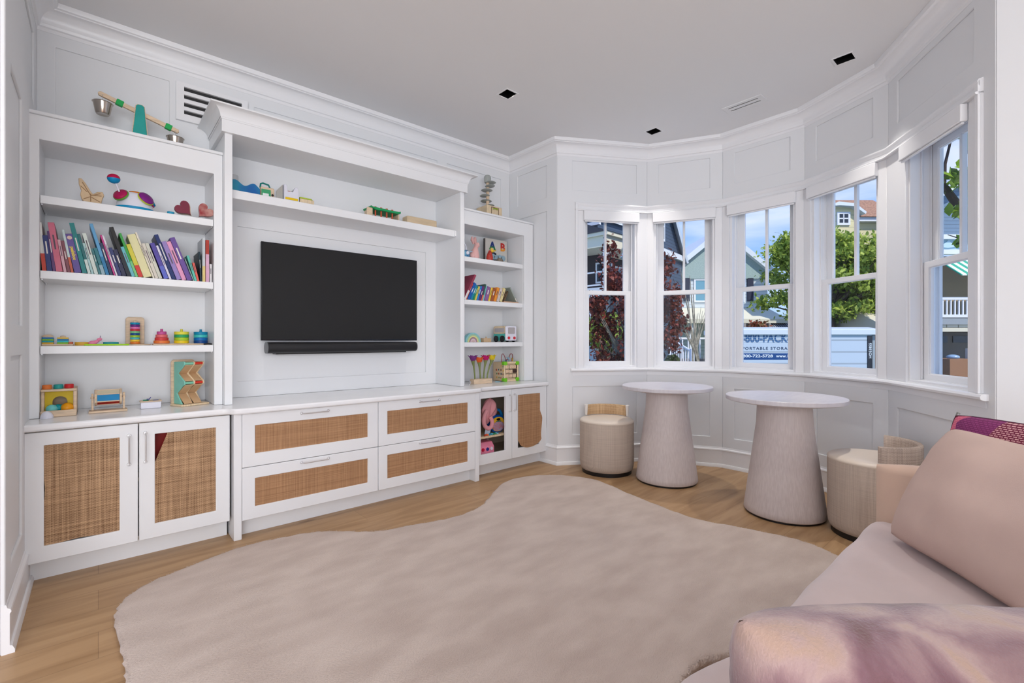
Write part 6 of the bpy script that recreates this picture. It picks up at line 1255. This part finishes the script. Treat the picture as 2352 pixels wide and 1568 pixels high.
def tree(name, label, c, r, n, size, lm, trunk, seed=0, clumps=26, cr_=.34, cat='tree', bark=BARK, group=None, shell=.55, spots=None):
    rnd = random.Random(seed); t = thing(name, label, cat, st_loc(c[0], c[1], GZ), group)
    cl = []
    for _ in range(clumps):
        while True:
            v = Vector((rnd.uniform(-1, 1), rnd.uniform(-1, 1), rnd.uniform(-1, 1)))
            if shell < v.length < 1: break
        cl.append(Vector((v.x*r[0]*.85, v.y*r[1]*.85, v.z*r[2]*.85)))
    pts = []
    for _ in range(n):
        k = rnd.choice(cl); v = Vector((rnd.gauss(0, .5), rnd.gauss(0, .5), rnd.gauss(0, .36)))*cr_; pts.append((c[0]+k.x+v.x*r[0], c[1]+k.y+v.y*r[1], c[2]+k.z+v.z*r[2]))
    if spots: cl = []; pts = [tuple(sc[q]+rnd.gauss(0, .5)*sr[q] for q in range(3)) for sc, sr, m_ in spots for _ in range(m_)]
    b = MB(cM); leaves(b, rnd, pts, size); f = b.build('foliage', lm, t)
    b = MB(cM)
    for path, r0, r1 in trunk:
        m_ = len(path); b.tube(path, r0, 8, [r0+(r1-r0)*i/(m_-1) for i in range(m_)])
    base = Vector((trunk[0][0][-1])) if trunk else Vector(c)
    for k in cl[:int(clumps*.7)]:
        e = Vector(c)+k; mid = (base+e)/2+Vector((0, 0, -.08*r[2])); b.tube([tuple(base), tuple(mid), tuple(e)], .02, 5, [trunk[0][2]*.6, trunk[0][2]*.35, trunk[0][2]*.12])
    b.build('trunk', bark, t, smooth=True); return t
RED = leaf_mat('copper_leaf', (150, 72, 56), (56, 28, 30), .3); GRN = leaf_mat('fresh_leaf', (208, 222, 104), (104, 134, 54), .45); MAG = leaf_mat('magnolia_leaf', (170, 204, 56), (44, 74, 32), .45)
tree('maple_tree', 'dark red-leaved maple growing close outside the first two bay windows', (1.86, 7.3, 1.30), (.84, .75, 1.55), 7000, .078, RED, [([(2.05, 7.3, GZ), (2.0, 7.3, 0), (1.95, 7.3, .6)], .05, .03), ([(2.3, 7.3, GZ), (2.45, 7.3, .1), (2.1, 7.3, .8)], .04, .02)], seed=5, clumps=64, cr_=.17, bark=BARKP, shell=.2)
tree('street_tree', 'broad fresh green tree behind the storage container', (10.35, 15.2, 3.1), (3.0, 1.7, 1.95), 21000, .15, GRN, [([(10.6, 15.2, GZ), (10.5, 15.2, .6), (10.2, 15.2, 2.0)], .16, .10)], seed=11, clumps=105, cr_=.15, shell=.2)
tree('green_shrub', 'mid green bush behind the red-leaved maple', (2.0, 9.6, 1.25), (.7, .5, .42), 800, .12, GRN, [([(1.9, 9.4, GZ), (1.9, 9.4, .6)], .04, .02)], seed=12, clumps=24, cr_=.3, cat='shrub')
tree('magnolia_tree', 'large-leaved magnolia branch close outside the last bay window', (5.3, 5.2, 2.45), (1, .5, .7), 0, .125, MAG,
     [([(5.6, 5.2, GZ), (5.4, 5.2, .9), (5.2, 5.2, 1.9), (5.02, 5.2, 2.38), (4.88, 5.2, 2.60), (4.74, 5.2, 2.80), (4.60, 5.2, 2.92)], .075, .022), ([(4.77, 5.2, 2.76), (4.78, 5.2, 3.0), (4.84, 5.2, 3.25), (4.86, 5.2, 3.5)], .018, .008), ([(5.1, 5.2, 2.2), (4.9, 5.15, 2.17), (4.72, 5.1, 2.2)], .010, .004), ([(5.15, 5.2, 2.0), (5.12, 5.2, 2.8), (5.0, 5.2, 3.3)], .02, .008)],
     seed=7, bark=mat('dark_bark', (66, 52, 44), .9), spots=[((4.82, 5.05, 2.80), (.20, .16, .10), 60), ((4.84, 5.0, 2.42), (.20, .16, .12), 60), ((4.95, 5.1, 3.22), (.16, .12, .10), 22), ((5.12, 5.1, 2.9), (.14, .15, .4), 60), ((4.9, 5.1, 2.14), (.14, .1, .05), 16)])
def cone_shrub(name, label, c, r, h, n, size, lm, seed, power=.6):
    rnd = random.Random(seed); t = thing(name, label, 'shrub', st_loc(c[0], c[1], GZ)); pts = []
    for _ in range(n):
        v = rnd.random(); a = rnd.uniform(0, 2*PI); R = r*(1-v)**power*min(1, (v+.12)*3)*rnd.uniform(.85, 1.03); pts.append((c[0]+R*math.cos(a), c[1]+R*math.sin(a), GZ+h*v))
    b = MB(cM); leaves(b, rnd, pts, size, .1); b.build('foliage', lm, t)
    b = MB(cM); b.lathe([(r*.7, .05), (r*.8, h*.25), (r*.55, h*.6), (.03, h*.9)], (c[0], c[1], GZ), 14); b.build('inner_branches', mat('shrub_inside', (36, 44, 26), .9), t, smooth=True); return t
DG = leaf_mat('arborvitae_leaf', (74, 92, 36), (34, 46, 20), .15)
cone_shrub('arborvitae', 'conical dark green evergreen beside the white garage door', (2.42, 12.2), .33, 2.9, 2600, .09, DG, 1)
cone_shrub('round_shrub', 'dark green rounded bush left of the porch stairs', (3.2, 9.4), .42, 1.9, 2200, .10, DG, 2, .4)
cone_shrub('golden_shrub', 'small yellow green shrub low in the second bay window', (2.50, 7.7), .26, 1.55, 900, .08, leaf_mat('golden_leaf', (206, 206, 40), (120, 140, 40)), 3, .4)
tree('photinia_shrub', 'red-tipped shrub above the left end of the storage container', (10.6, 20.5, 1.35), (.9, .5, .65), 1600, .14, leaf_mat('photinia_leaf', (176, 84, 60), (96, 96, 50)), [([(10.6, 20.5, GZ), (10.6, 20.5, 1)], .05, .02)], seed=21, clumps=20, cr_=.3, cat='shrub')
# bare multi-stem tree
t = thing('bare_tree', 'pale multi-stemmed tree with few leaves at the right edge of the second bay window', 'tree', st_loc(3.75, 9.3, GZ)); rnd = random.Random(31); b = MB(cM)
for q in range(7):
    x = 3.72+.05*q-.15; lean = rnd.uniform(-.10, .06)*q; pts = [(x, 9.3, GZ), (x+.1*math.sin(q), 9.3+.1*(q % 3), 0), (x+lean*.5, 9.3, .9), (x+lean+rnd.uniform(-.12, .1), 9.3, 2.0+rnd.uniform(-.5, .5))]
    b.tube(pts, .03, 8, [.036, .028, .018, .006])
    for w_ in range(6): p0 = pts[2] if w_ % 2 else pts[1]; b.tube([p0, (p0[0]+rnd.uniform(-.3, .25), p0[1], p0[2]+rnd.uniform(.3, .9))], .01, 5, [.010, .003])
b.build('stems', BARKP, t, smooth=True)
